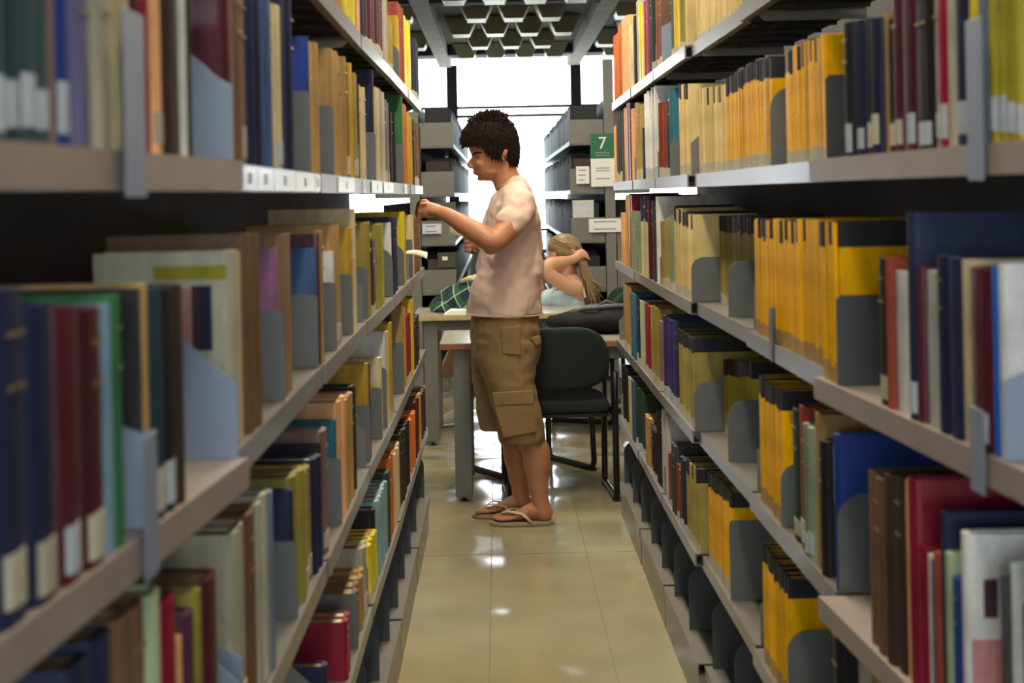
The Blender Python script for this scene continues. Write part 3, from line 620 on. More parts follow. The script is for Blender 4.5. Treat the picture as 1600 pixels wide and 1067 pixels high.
# ---------------------------------------------------------------- far stacks beyond the tables
FZ = [1.79-.345*k for k in range(5)]+[.12]
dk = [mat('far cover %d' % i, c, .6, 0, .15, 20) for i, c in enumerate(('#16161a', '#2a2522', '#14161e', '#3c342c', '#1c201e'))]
for side in 'LR':
    sg = -1 if side == 'L' else 1; a = .305 if side == 'L' else .51; d0, d1 = 10.5, 16.9
    root = empty('far_bookcase', (sg*(a+.12), (d0+d1)/2, 0)); ox, oy = root.location.x, root.location.y
    tag(root, 'grey steel book stack beyond the tables, %s of the far aisle' % SIDEN[side], 'bookcase', 'far stacks')
    for z in FZ:
        for hs, (xa, xb) in enumerate(((a, a+.24), (a+.32, a+.56))):
            bm = bmesh.new(); box(bm, sg*xa-ox, sg*xb-ox, d0-oy, d1-oy, z-.03, z, 0); obj('shelf', bm, enamel, root)
            if z < 2 and z > .2:
                bm = bmesh.new(); box(bm, sg*(xa-.0)-ox, sg*xb-ox, d0-oy-.006, d0-oy-.001, z-.02, z+.15); obj('side_bracket', bm, upright_m, root)
    bm = bmesh.new(); box(bm, sg*(a+.245)-ox, sg*(a+.315)-ox, d0-oy-.02, d0-oy+.05, 0, 2.02 if side == 'L' else 2.36); obj('upright', bm, upright_m, root)
    bm = bmesh.new(); box(bm, sg*(a+.275)-ox, sg*(a+.285)-ox, d0-oy+.05, d1-oy, 0, 2.1); obj('back_panel', bm, backp, root)
    bm = bmesh.new(); box(bm, sg*(a+.01)-ox, sg*(a+.55)-ox, d0-oy, d1-oy, 0, .088); obj('plinth', bm, enamel, root)
    # rows of far books: uncountable at this size
    bm = bmesh.new()
    for li, z in enumerate(FZ[:5]):
        for hs in (0, 1):
            D = d0+.22
            while D < d1-.05:
                t = random.uniform(.02, .05); h = random.uniform(.19, .27)
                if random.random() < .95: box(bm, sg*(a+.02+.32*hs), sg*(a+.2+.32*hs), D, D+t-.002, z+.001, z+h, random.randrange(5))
                D += t
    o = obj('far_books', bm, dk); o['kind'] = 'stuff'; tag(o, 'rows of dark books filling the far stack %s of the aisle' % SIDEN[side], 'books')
    # first volume of each far shelf is seen face on
    for li, z in enumerate(FZ[:5]):
        bm, T, th = book_mesh('R' if side == 'R' else 'L', 0, .05, 0, .17, 0, .25-.03*(li % 2), [(0, 0)])
        o = obj('bound_volume', bm, dk[(li+(side == 'R')*2) % 5], None, False, (sg*(a+.03), d0+.06, z+.001))
        bm = bmesh.new(); box(bm, sg*.01, sg*.16, -T/2+.004, T/2-.004, .002, .21); obj('page_block', bm, pages, o)
        tag(o, 'dark bound volume facing the tables on %s shelf of the far %s stack' % (['top', 'second', 'third', 'fourth', 'lowest'][li], SIDEN[side]), 'book', 'end volumes of the far stacks')
# boxes and notices on the far stack ends
def card(name, px0, py0, px1, py1, D, m, label, cat, lines=0, back=None):
    a_, b_ = P(px0, py0, D), P(px1, py1, D); bm = bmesh.new(); w2, h2 = (b_.x-a_.x)/2, (a_.z-b_.z)/2
    box(bm, -w2, w2, -.0015, .0015, -h2, h2)
    o = obj(name, bm, m, None, False, ((a_.x+b_.x)/2, D, (a_.z+b_.z)/2)); tag(o, label, cat)
    if lines:
        bm = bmesh.new()
        for i in range(lines):
            zz = h2*(.55-1.1*i/max(lines-1, 1)); box(bm, -w2*.7, w2*(.2+.5*random.random()), -.0022, -.0016, zz-.004, zz+.004)
        obj('printed_lines', bm, mat('grey print', '#8a8d8c', .7), o)
    return o, w2, h2
gm = mat('green sign', '#1c6a48', .5); 
o, w2, h2 = card('subject_sign', 922, 209, 962, 291, 10.46, paper, 'green and white subject sign reading 7 on the far right stack', 'sign', 0)
bm = bmesh.new(); box(bm, -w2, w2, -.0026, -.0016, h2*.06, h2); g = obj('green_panel', bm, gm, o)
text('numeral', '7', .12, paper, o, (-w2*.02, -.0034, h2*.62), (PI/2, 0, 0))
bm = bmesh.new()
for i, zz in enumerate((.28, .18, -.3, -.4, -.7)): box(bm, -w2*.6, w2*.55, -.0034 if zz > 0 else -.0024, -.0027 if zz > 0 else -.0017, h2*zz-.004, h2*zz+.003)
obj('printed_lines', bm, mat('grey print', '#8a8d8c', .7), o)
card('notice', 900, 260, 921, 287, 10.47, paper, 'white paper notice left of the green number sign', 'notice', 3)
card('label_holder', 920, 342, 972, 362, 10.47, paper, 'long white label on the far right stack below the number sign', 'label', 2)
card('label_holder', 660, 350, 690, 365, 10.47, mat('bluish card', '#ccd2e4', .6), 'white card label on the end of the far left stack', 'label', 2)
def cbox(px0, py0, px1, py1, D, dep, m, label, lab=None):
    a_, b_ = P(px0, py0, D), P(px1, py1, D); w2, h2 = (b_.x-a_.x)/2, (a_.z-b_.z)
    bm = bmesh.new(); box(bm, -w2, w2, 0, dep, 0, h2*.8); o = obj('archive_box', bm, m, None, False, ((a_.x+b_.x)/2, D, b_.z))
    bm = bmesh.new(); box(bm, -w2-.002, w2+.002, -.002, dep+.002, h2*.8, h2); obj('lid', bm, m, o)
    if lab: bm = bmesh.new(); box(bm, -w2*.5, w2*.1, -.003, -.0005, h2*.5, h2*.75); obj('box_label', bm, paper, o)
    tag(o, label, 'box')
cbox(896, 168, 932, 190, 10.56, .2, mat('brown card', '#5c4a3c', .8), 'brown box on top shelf of the far right stack')
cbox(895, 313, 928, 341, 10.52, .12, mat('white card', '#c8ccce', .7), 'white box on the far right stack below the notice')
cbox(684, 395, 712, 418, 10.52, .12, mat('olive card', '#4a4c3c', .8), 'olive archive box with white label in the far left stack', True)
cbox(684, 316, 712, 342, 10.52, .12, mat('khaki card', '#5c5c48', .8), 'khaki archive box in the far left stack', None)

# ---------------------------------------------------------------- tables
wood_top = mat('beech laminate', '#b4b0a0', .22, 0, .06, 4, coat=.4)
wood_edge = mat('wooden edge band', '#8a5f33', .5, 0, .15, 20, stretch=(1, 8, 8))
edge_l = mat('pale edge band', '#b9a468', .5, 0, .1, 20)
leg_m = mat('grey table steel', '#6d7068', .5, .1, .06, 10)
def table(x0, x1, y0, y1, zt, em, label, foot=True):
    o = empty('study_table', ((x0+x1)/2, (y0+y1)/2, 0)); tag(o, label, 'table', 'study tables'); w2, d2 = (x1-x0)/2, (y1-y0)/2
    bm = bmesh.new(); box(bm, -w2, w2, -d2, d2, zt-.030, zt-.003); t = obj('tabletop', bm, em, o); bev(t, .003)
    bm = bmesh.new(); box(bm, -w2+.001, w2-.001, -d2+.001, d2-.001, zt-.003, zt); obj('laminate', bm, wood_top, o)
    bm = bmesh.new()
    for sy in (-1, 1): box(bm, -w2+.08, w2-.08, sy*(d2-.06), sy*(d2-.08), zt-.09, zt-.031)
    for sx in (-1, 1): box(bm, sx*(w2-.06), sx*(w2-.08), -d2+.06, d2-.06, zt-.09, zt-.031)
    obj('apron', bm, leg_m, o)
    for sx in (-1, 1):
        for sy in (-1, 1):
            bm = bmesh.new(); cx, cy = sx*(w2-.10), sy*(d2-.075); box(bm, cx-.04, cx+.04, cy-.03, cy+.03, .022, zt-.031); l = obj('leg', bm, leg_m, o); bev(l, .004)
            bm = bmesh.new(); tube(bm, [(cx, cy, 0), (cx, cy, .008), (cx, cy, .009), (cx, cy, .022)], [.018, .018, .007, .007]); obj('levelling_foot', bm, black_m, l)
    return o
table(-.285, 1.5, 6.88, 7.56, .74, wood_edge, 'study table with brown edge just behind the standing man')
table(-.50, 1.35, 8.45, 9.1, .745, edge_l, 'farther study table with pale edge, holding the plaid shirt')
# ---------------------------------------------------------------- chairs
fab = mat('dark green upholstery', '#14211c', .85, 0, .15, 120, bump=.2)
fab2 = mat('green upholstery', '#1e3a30', .85, 0, .15, 120, bump=.2)
def chair(x, y, rz, label, fm=fab):
    """local: sitter faces +Y, back at -Y"""
    o = empty('sled_chair', (x, y, 0), rz); tag(o, label, 'chair', 'sled-base library chairs')
    bm = bmesh.new(); n = 20; zc = .665
    pts = []
    for k in range(n*2):
        t = 2*PI*k/(n*2); cx = math.copysign(abs(math.cos(t))**.55, math.cos(t)); cz = math.copysign(abs(math.sin(t))**.7, math.sin(t))
        pts.append((.225*cx*(1 if cz < 0 else 1-.10*cz), zc+.145*cz))
    ks = (.04, .25, .45, .62, .78, .9, .965, 1.0); dep_ = (0, 0, 0, 0, 0, -.001, -.005, -.013)
    for sd, yb in ((-1, -.2175), (1, -.1775)):
        rg_ = [[bm.verts.new((p[0]*k, yb-sd*dd*-1, zc+(p[1]-zc)*k)) for p in pts] for k, dd in zip(ks, dep_)]
        for a_, c2 in zip(rg_, rg_[1:]):
            for j in range(len(pts)): bm.faces.new((a_[j], a_[(j+1) % len(pts)], c2[(j+1) % len(pts)], c2[j]))
        bm.faces.new(rg_[0])
        if sd == -1: first_ = rg_[-1]
        else:
            for j in range(len(pts)): bm.faces.new((first_[j], first_[(j+1) % len(pts)], rg_[-1][(j+1) % len(pts)], rg_[-1][j]))
    for v in bm.verts: v.co.y += -.09*(v.co.x/.225)**2*-.35-.10*(v.co.z-.52)
    b_ = obj('backrest', bm, fm, o, True)
    bm = bmesh.new(); prism(bm, [(-.225, -.17), (.225, -.17), (.235, .1), (.22, .26), (.17, .29), (-.17, .29), (-.22, .26), (-.235, .1)], 'z', .405, .465)
    s = obj('seat', bm, fm, o); bev(s, .02, 3)
    bm = bmesh.new(); box(bm, -.22, .22, -.16, .24, .388, .403); obj('seat_pan', bm, black_m, o)
    for sx in (-1, 1):
        bm = bmesh.new(); r = .015; X = sx*.245
        pts = [(X, -.22, .60), (X, -.20, .45), (X, -.20, .06)]
        for k in range(1, 5): t = k*PI/8; pts.append((X, -.16-.04*math.cos(t), .055-.04*math.sin(t)+.0))
        pts += [(X, .16, .015)]
        for k in range(1, 5): t = k*PI/8; pts.append((X, .18+.04*math.sin(t), .055-.04*math.cos(t)))
        pts += [(X, .21, .2), (X, .19, .38), (X, .15, .40), (X, -.19, .40)]
        tube(bm, pts, r, 8); f = obj('side_frame', bm, black_m, o, True)
        for yy in (-.18, .2):
            bm = bmesh.new(); box(bm, X-.016, X+.016, yy-.02, yy+.02, 0, .014); obj('glide', bm, mat('black rubber', '#101010', .8), f)
    bm = bmesh.new()
    for sx in (-1, 1): tube(bm, [(sx*.245, -.214, .56), (sx*.19, -.215, .58)], .01, 8)
    tube(bm, [(-.24, -.02, .396), (.24, -.02, .396)], .01, 8); obj('cross_bar', bm, black_m, o)
    return o
chair(.262, 7.04, .06, 'black sled chair with dark green back, right behind the standing man')
chair(.14, 7.69, PI+.55, 'dark sled chair mostly hidden under the tables', fab)
chair(.62, 9.42, PI/2-.5, 'green-backed chair under the seated blonde woman', fab2)
chair(.98, 9.93, -.4, 'dark green chair at the far right beside the right stack', fab2)

# ---------------------------------------------------------------- things on the tables
bagm = mat('black nylon', '#101014', .75, 0, .2, 14, bump=.5, spec=.2)
bm = bmesh.new()
for i in range(3): pass
ell(bm, (0, 0, .06), (.27, .15, .062), 32, 16); ell(bm, (-.15, -.02, .055), (.15, .13, .055), 24, 12); ell(bm, (.18, 0, .05), (.15, .14, .05), 24, 12)
for v in bm.verts: v.co += Vector((noise.noise(v.co*9)*.012, noise.noise(v.co*9+Vector((3, 1, 2)))*.012, noise.noise(v.co*14)*.015)); v.co.z = max(v.co.z, 0)
bag = obj('backpack', bm, bagm, None, True, (.52, 7.28, .7405)); tag(bag, 'black backpack lying on the near study table behind the chair', 'bag')
bm = bmesh.new(); tube(bm, [(-.25, -.03, .07), (-.12, -.07, .122), (.05, -.06, .132), (.2, -.05, .115)], (.012), 8); obj('strap', bm, mat('grey strap', '#4a4a52', .6), bag, True)
bm = bmesh.new(); tube(bm, [(-.05, .02, .123), (0, .03, .15), (.06, .02, .127)], (.008), 8); obj('handle', bm, mat('grey strap', '#4a4a52', .6), bag, True)
# plaid shirt bundle
pl = bpy.data.materials.new('green plaid flannel'); pl.use_nodes = True; nt = pl.node_tree; b = nt.nodes['Principled BSDF']
tc = nt.nodes.new('ShaderNodeTexCoord'); sx = nt.nodes.new('ShaderNodeSeparateXYZ')
mpp = nt.nodes.new('ShaderNodeMapping'); mpp.inputs['Rotation'].default_value = (.3, .5, .4); nt.links.new(tc.outputs['Object'], mpp.inputs[0]); nt.links.new(mpp.outputs[0], sx.inputs[0])
def stripes(sock, sc_, lo):
    m1 = nt.nodes.new('ShaderNodeMath'); m1.operation = 'MULTIPLY'; m1.inputs[1].default_value = sc_; nt.links.new(sock, m1.inputs[0])
    m2 = nt.nodes.new('ShaderNodeMath'); m2.operation = 'FRACT'; nt.links.new(m1.outputs[0], m2.inputs[0])
    m3 = nt.nodes.new('ShaderNodeMath'); m3.operation = 'LESS_THAN'; m3.inputs[1].default_value = lo; nt.links.new(m2.outputs[0], m3.inputs[0]); return m3.outputs[0]
col = (*lin('#1a2434'), 1); prev = None
for sock, sc_, lo, cc, fac in ((sx.outputs[0], 11, .4, '#2c5a40', .6), (sx.outputs[2], 11, .4, '#2c5a40', .6), (sx.outputs[0], 11, .09, '#9fc0a8', .7), (sx.outputs[2], 11, .09, '#9fc0a8', .7)):
    s_n = stripes(sock, sc_, lo); mu = nt.nodes.new('ShaderNodeMath'); mu.operation = 'MULTIPLY'; mu.inputs[1].default_value = fac; nt.links.new(s_n, mu.inputs[0])
    mx = nt.nodes.new('ShaderNodeMix'); mx.data_type = 'RGBA'; nt.links.new(mu.outputs[0], mx.inputs[0]); mx.inputs[7].default_value = (*lin(cc), 1)
    if prev is None: mx.inputs[6].default_value = col
    else: nt.links.new(prev, mx.inputs[6])
    prev = mx.outputs[2]
nt.links.new(prev, b.inputs['Base Color']); b.inputs['Roughness'].default_value = .9
bm = bmesh.new()
ell(bm, (0, 0, .06), (.20, .16, .115), 40, 22); ell(bm, (.13, -.02, .05), (.13, .13, .10), 30, 16); ell(bm, (-.13, 0, .03), (.12, .13, .06), 30, 16)
for v in bm.verts:
    v.co += Vector((noise.noise(v.co*7)*.02, noise.noise(v.co*7+Vector((3, 1, 2)))*.02, noise.noise(v.co*12)*.025)); v.co.z = max(v.co.z, 0)
o = obj('plaid_shirt', bm, pl, None, True, (-.17, 8.76, .7455)); tag(o, 'bundled green and navy plaid shirt on the farther table', 'clothing')
bm = bmesh.new(); tube(bm, [(-.02, 0, 0), (.03, -.03, .02), (.08, -.05, .01), (.14, -.08, -.03), (.18, -.10, -.09)], [(.02, .012), (.022, .014), (.02, .012), (.022, .012), (.018, .01)], 10)
ell(bm, (.07, -.03, .02), (.04, .03, .02)); o = obj('scarf', bm, mat('cream cloth', '#c9c2a0', .9), None, True, (-.2, 8.68, .925)); tag(o, 'knotted cream cloth draped over the plaid shirt', 'clothing')
bm = bmesh.new()
for i in range(5): box(bm, -.13+.008*i, .16-.006*i, -.09+.004*i, .10, .005*i, .005*i+.0045)
o = obj('paper_stack', bm, paper, None, False, (-.19, 8.53+.02, .7455)); tag(o, 'stack of white papers on the farther table before the plaid shirt', 'papers')

# ---------------------------------------------------------------- people
skin = mat('tanned skin', '#a87352', .5, 0, .06, 30, sub=.15)
skin2 = mat('light skin', '#c99878', .5, 0, .05, 30, sub=.15)
hair_d = mat('dark brown hair', '#1d1614', .75, 0, .3, 80, spec=.15)
hair_b = mat('blonde hair', '#8a7350', .45, 0, .35, 60, stretch=(3, 3, .4))
tee = mat('off white cotton', '#cfb4a6', .85, 0, .05, 9, bump=.6, stretch=(1, 1, 1.6))
kh = mat('khaki cotton twill', '#7f6642', .85, 0, .12, 16, bump=.6)
PD = 6.5
def Q(px, py, off=0.0, D=PD):   # point by profile measurement with a sideways offset (+ = toward the camera)
    p = P(px, py, D); p.y -= off; return p
def slice_loft(bm, sl, D=PD, seg=28, e=2.3, cy=0.0):
    """horizontal slices: (py, x_front, x_back, half_width[, y centre offset])"""
    rings = []
    for s in sl:
        py, xf, xb, hw = s[:4]; off = s[4] if len(s) > 4 else 0
        A, Bp = P(xf, py, D), P(xb, py, D); c = (A+Bp)/2; c.y -= off; ru = (Bp.x-A.x)/2; r = []
        for k in range(seg):
            t = 2*PI*k/seg; cu, su = math.cos(t), math.sin(t)
            r.append(bm.verts.new(c+Vector((ru*math.copysign(abs(cu)**(2/e), cu), hw*math.copysign(abs(su)**(2/e), su), 0))))
        rings.append(r)
    for i in range(len(rings)-1):
        for k in range(seg): bm.faces.new((rings[i][k], rings[i][(k+1) % seg], rings[i+1][(k+1) % seg], rings[i+1][k]))
    bm.faces.new(rings[0]); bm.faces.new(rings[-1][::-1]); return rings
SK = [(181, 750, 782, .03), (186, 740, 792, .05), (194, 733, 799, .062), (203, 730, 803, .069), (212, 729.5, 805, .073), (221, 730, 806, .0755), (230, 732, 805.5, .076), (238, 735, 804, .0755), (245, 738, 802, .073), (252, 738.5, 799, .069), (258, 739, 796, .065), (264, 740, 792, .060), (270, 743, 788, .054), (276, 747, 782, .045), (280, 752, 776, .034), (283, 758, 770, .02)]
bm = bmesh.new()
slice_loft(bm, SK, e=2.15)
limb(bm, [Q(739, 247), Q(735.5, 252), Q(733.2, 257.5), Q(734.5, 260.5)], [(.008, .006), (.010, .008), (.013, .010), (.013, .008)], 12)   # nose
ell(bm, Q(738, 261.5, .010), (.008, .008, .006)); ell(bm, Q(738, 261.5, -.010), (.008, .008, .006))
ell(bm, Q(741.5, 268.4), (.008, .020, .0055)); ell(bm, Q(743.4, 272.2), (.0075, .018, .0055)); ell(bm, Q(751, 279), (.016, .020, .012))   # lips, chin
for sgn in (1, -1):
    ell(bm, Q(743.5, 240.5, .033*sgn), (.014, .020, .006))        # brow ridge
    ell(bm, Q(752, 256, .045*sgn), (.022, .018, .020))            # cheek
    ell(bm, Q(768, 268, .044*sgn), (.035, .016, .016))            # jaw
    ell(bm, Q(787.5, 241.5, .076*sgn), (.012, .008, .018)); ell(bm, Q(786, 248.5, .074*sgn), (.008, .007, .012)); ell(bm, Q(790, 238, .081*sgn), (.010, .006, .014))   # ear
limb(bm, [Q(784, 252), Q(788, 272), Q(797, 292), Q(806, 310)], [(.052, .058), (.053, .06), (.058, .064), (.075, .07)], 20)
# torso under the shirt
slice_loft(bm, [(292, 786, 822, .10), (305, 777, 828, .15), (320, 770, 832, .165), (350, 762, 836, .16), (400, 755, 838, .145), (450, 750, 838, .145), (490, 748, 838, .15), (520, 748, 840, .155), (545, 752, 838, .15)])
# near (left) arm: shoulder, elbow towards the camera, hand at the shelf
sh, el, wr = Q(812, 322, .175), Q(771, 374, .33), Q(688, 329, .235)
limb(bm, [sh, Q(800, 345, .235), Q(783, 365, .295), el, Q(752, 364, .32), Q(728, 350, .29), Q(706, 337, .26), wr, Q(680, 326, .23)], [.056, .054, .049, .045, .047, .041, .033, (.024, .029), (.022, .032)], 18, 5)
ell(bm, Q(767, 384, .325), (.030, .030, .026))
hc = Q(671, 327, .225)
ell(bm, hc, (.040, .024, .036)); ell(bm, Q(678, 327, .228), (.03, .022, .032))
def finger(a, bpts, r): limb(bm, [a]+bpts, r, 10, 4)
for i, (kx, ky, off) in enumerate(((663, 318, .245), (662, 324, .236), (662.5, 330, .228), (664, 336, .222))):
    ln = (1.0, 1.1, 1.0, .8)[i]
    finger(Q(kx+5, ky, off), [Q(kx-3*ln, ky+1, off), Q(kx-6*ln, ky+7*ln, off-.004), Q(kx-3.5*ln, ky+13*ln, off-.006)], [.0095, .009, .0085, .007])
finger(Q(674, 320, .205), [Q(668, 314, .195), Q(661, 315, .195), Q(656, 320, .20)], [.012, .0105, .009, .0075])
# far (right) arm: folded, fist before the stomach
limb(bm, [Q(808, 322, -.17), Q(800, 352, -.2), Q(790, 385, -.2), Q(770, 392, -.14), Q(752, 388, -.09)], [.055, .05, .043, .04, .031], 16, 5)
ell(bm, Q(737, 381, -.07), (.032, .026, .036))
for i in range(4): finger(Q(738-1.5*i, 371+7*i, -.05), [Q(729+.5*i, 371+7*i, -.055), Q(725.5+i, 374+6.6*i, -.07), Q(730+i, 376+6.4*i, -.085)], [.0095, .009, .0085, .0075])
finger(Q(742, 372, -.045), [Q(735, 365, -.045), Q(727, 364, -.05), Q(722, 367, -.055)], [.011, .0105, .009, .008])
# legs
def leg(xf0, pts, D): pass
limb(bm, [Q(792, 540, .085), Q(800, 600, .085), Q(812, 650, .083), Q(826, 682, .08), Q(836, 700, .08), Q(838, 720, .08), Q(840, 748, .08), Q(843, 775, .08), Q(848, 795, .08)], [.085, .077, .062, .058, .062, .060, .046, .038, .040], 20, 5)
limb(bm, [Q(785, 540, -.085), Q(788, 600, -.085), Q(796, 650, -.085), Q(802, 682, -.085), Q(806, 700, -.085), Q(808, 720, -.085), Q(810, 745, -.085), Q(813, 770, -.085), Q(816, 788, -.085)], [.085, .077, .062, .056, .060, .058, .045, .038, .040], 20, 5)
for (hx, hy, off, dx) in ((852, 804, .08, 0), (824, 795, -.085, 0)):
    z0 = .021
    H_ = Q(hx, hy, off); H_.z = z0
    def ft(d, z, w_=0): return Vector((H_.x-d, H_.y+w_, z))
    limb(bm, [ft(-.006, .050), ft(.015, .055), ft(.06, .060), ft(.11, .045), ft(.155, .034), ft(.185, .030)], [(.026, .030), (.032, .034), (.034, .034), (.038, .022), (.042, .014), (.040, .011)], 18)
    for i, (wy, L, r) in enumerate(((-.030, .222, .0125), (-.011, .226, .0095), (.006, .219, .009), (.021, .210, .0085), (.034, .198, .008))):
        wy2 = -wy if off > 0 else wy      # big toe on the inner side
        finger(ft(.175, .032, wy2), [ft(L-.02, .034, wy2), ft(L, .030, wy2)], [r, r, r*.9])
man = obj('person', bm, skin, None, True); remesh(man, .0045, 2)
tag(man, 'standing man in off-white t-shirt and khaki cargo shorts reaching to the left shelf', 'person')
# face details
for sgn in (1, -1):
    bm = bmesh.new(); ell(bm, Q(747.8, 245.4, .0515*sgn), (.0125, .007, .0055)); obj('eye', bm, mat('eyelid shade', '#4a2c20', .6), man, True)
    bm = bmesh.new(); limb(bm, [Q(740, 241.5, .043*sgn), Q(745, 238.8, .0585*sgn), Q(753, 239.5, .067*sgn)], [.0035, .0042, .0025], 8); obj('eyebrow', bm, hair_d, man, True)
bm = bmesh.new(); limb(bm, [Q(740.6, 270.2, 0), Q(743.5, 270.4, .016), Q(747, 270.8, .026)], [.0045, .004, .002], 8); obj('lips', bm, mat('lip', '#8a4a3c', .5), man, True)
# hair: cap of skull faces above the hairline plus clumps
def hairline(px):
    pts = [(700, 225), (722, 226), (740, 224), (750, 228), (757, 237), (764, 247), (774, 251), (781, 244), (784, 234), (792, 234), (795, 262), (815, 266)]
    for (x0, y0), (x1, y1) in zip(pts, pts[1:]):
        if px <= x1: return y0+(y1-y0)*(px-x0)/(x1-x0)
    return 266
bm = bmesh.new(); hp = []; seg = 56
HS = [(178.5, 763, 773, .018), (180.5, 752, 781, .036), (185, 742, 790, .056), (193, 732, 799, .071), (203, 726, 805, .080), (212, 723.5, 808, .085), (219, 724.5, 809, .086), (226, 727, 809.5, .086), (233, 728, 809.5, .087), (240, 731, 809, .084), (247, 733, 808, .079), (254, 736, 806.5, .070), (261, 738, 804, .060), (266, 742, 800, .05)]
rings = []
for (py, xf, xb, hw) in HS:
    A, Bp = P(xf, py, PD), P(xb, py, PD); c = (A+Bp)/2; ru = (Bp.x-A.x)/2; r = []
    for k in range(seg):
        t = 2*PI*k/seg; px = (xf+xb)/2+(xb-xf)/2*math.cos(t)
        p = c+Vector((ru*math.cos(t), hw*math.sin(t), 0)); r.append((p, px, py, Vector((math.cos(t), math.sin(t), .35*(1-(py-177)/40))).normalized()))
    rings.append(r)
vm = {}
def gv(i, k):
    k %= seg
    if (i, k) not in vm:
        p = rings[i][k][0]; n_ = rings[i][k][3]; vm[(i, k)] = bm.verts.new(p+n_*.004*noise.noise(p*60))
    return vm[(i, k)]
for i in range(len(rings)-1):
    for k in range(seg):
        _, px, py, n_ = rings[i][k]; py2 = (HS[i][0]+HS[i+1][0])/2
        if py2 < hairline(px):
            bm.faces.new((gv(i, k), gv(i, k+1), gv(i+1, k+1), gv(i+1, k)))
            for _ in range(7):
                p = rings[i][k][0].lerp(rings[i+1][(k+1) % seg][0], random.random()); hp.append((p, n_, px, py2))
bm.faces.new([gv(0, k) for k in range(seg)])
r0 = bmesh.ops.extrude_face_region(bm, geom=bm.faces[:])   # give the cap thickness
for e in r0['geom']:
    if isinstance(e, bmesh.types.BMVert):
        cc = Q(770, 225); e.co = e.co+(cc-e.co).normalized()*.012
for (p, n_, px, py) in hp:
    L = random.uniform(.016, .032) if py > 190 else random.uniform(.012, .030)
    fr = min(1, max(0, (772-px)/45)); lowr = min(1, max(0, (py-178)/30)); d = Vector((-.8*fr+.35*(1-fr)*(1-lowr*.6), 0, -1.1*lowr)); d = d+n_*.10+Vector((0, 0, .75 if py < 196 and 738 < px < 785 and random.random() < .45 else 0))+Vector((random.uniform(-.16, .16), random.uniform(-.16, .16), random.uniform(-.12, .16)))
    d.normalize(); L = L if py < 255 else L*.6
    if px < 778 and py > 200: L = min(L, random.uniform(.010, .020)+(hairline(px)-py)*.0028)
    tube(bm, [p-n_*.006, p+d*L*.5+n_*.003, p+d*L], [.0035, .0026, .0004], 4)
obj('hair', bm, hair_d, man, False)
# shirt
bm = bmesh.new()
slice_loft(bm, [(277, 797, 815, .055), (281, 790, 820, .085), (288, 783, 824, .125), (297, 777, 829, .165), (308, 771, 833, .19), (322, 765, 838, .197), (345, 757, 844, .19), (375, 751, 847.5, .18), (405, 746, 849, .178), (435, 740, 850, .18), (465, 734, 849.5, .187), (484, 730, 848.5, .192), (490.5, 729, 848, .193)], seg=40, e=2.4)
limb(bm, [Q(806, 306, .13), Q(809, 318, .18), Q(803, 336, .225), Q(797, 344, .245)], [.072, .072, .068, .070], 22)
limb(bm, [Q(806, 306, -.13), Q(808, 320, -.18), Q(803, 340, -.21)], [.070, .070, .066], 22)
for v in bm.verts:
    q_ = v.co; v.co = q_+Vector((noise.noise(Vector((q_.x*9, q_.y*9, q_.z*4))), 0, 0))*.010
shirt = obj('t_shirt', bm, tee, man, True); remesh(shirt, .006, 3)
def folds(o, st, size, turb):
    t = bpy.data.textures.new('folds', 'MARBLE'); t.noise_scale = size; t.turbulence = turb; t.noise_depth = 2
    m = o.modifiers.new('f', 'DISPLACE'); m.texture = t; m.texture_coords = 'LOCAL'; m.strength = st; m.mid_level = .5
folds(shirt, .016, .16, 9)
bm = bmesh.new()   # collar rib
pts = [Q(792+13*math.cos(t)-0, 283+7.5*-math.cos(t)*1.0+3, .068*math.sin(t)) for t in [2*PI*k/24 for k in range(25)]]
tube(bm, pts, .005, 8); obj('collar', bm, mat('collar rib', '#b89a86', .85), shirt, True)
bm = bmesh.new()   # hem
pts = [Q(788.5+60*math.cos(t), 489.5, .195*math.sin(t)) for t in [2*PI*k/40 for k in range(41)]]
tube(bm, pts, (.0035), 6); obj('hem', bm, tee, shirt, True)
# shorts
bm = bmesh.new()
slice_loft(bm, [(478, 742, 838, .155), (492, 738, 842, .175), (515, 737, 844, .185), (540, 737, 843, .185), (556, 740, 840, .178)], seg=36)
slice_loft(bm, [(530, 742, 843, .095, .088), (560, 748, 838, .098, .088), (595, 758, 834, .100, .088), (620, 766, 837, .100, .088), (645, 772, 843, .098, .088), (668, 778, 849, .094, .088), (680, 781, 851, .090, .088), (684, 782, 851, .088, .088)], seg=30)
slice_loft(bm, [(530, 737, 838, .095, -.088), (560, 737, 825, .098, -.088), (595, 740, 815, .100, -.088), (620, 743, 812, .098, -.088), (645, 747, 812, .096, -.088), (668, 751, 812, .092, -.088), (674, 752, 812, .09, -.088)], seg=30)
for v in bm.verts:
    q_ = v.co; v.co = q_+Vector((noise.noise(Vector((q_.x*8, q_.y*8, q_.z*14))), noise.noise(Vector((q_.x*8+5, q_.y*8, q_.z*12))), 0))*.010
shorts = obj('cargo_shorts', bm, kh, man, True); remesh(shorts, .006, 3); folds(shorts, .014, .12, 8)
def patch(name, quad, off0, off1, parent, m=kh):
    bm = bmesh.new(); prism(bm, [(0, 0), (1, 0), (1, 1), (0, 1)], 'y', 0, 1)
    for v in bm.verts:
        u, t, ww = v.co.x, v.co.y, v.co.z
        a_, b_, c__, d_ = quad; top = (a_[0]+(b_[0]-a_[0])*u, a_[1]+(b_[1]-a_[1])*u); bot = (d_[0]+(c__[0]-d_[0])*u, d_[1]+(c__[1]-d_[1])*u)
        px = bot[0]+(top[0]-bot[0])*ww; py = bot[1]+(top[1]-bot[1])*ww
        v.co = Q(px, py, off1+(off0-off1)*t)
    o = obj(name, bm, m, parent, False)
    s = o.modifiers.new('b', 'BEVEL'); s.width = .006; s.segments = 3; return o
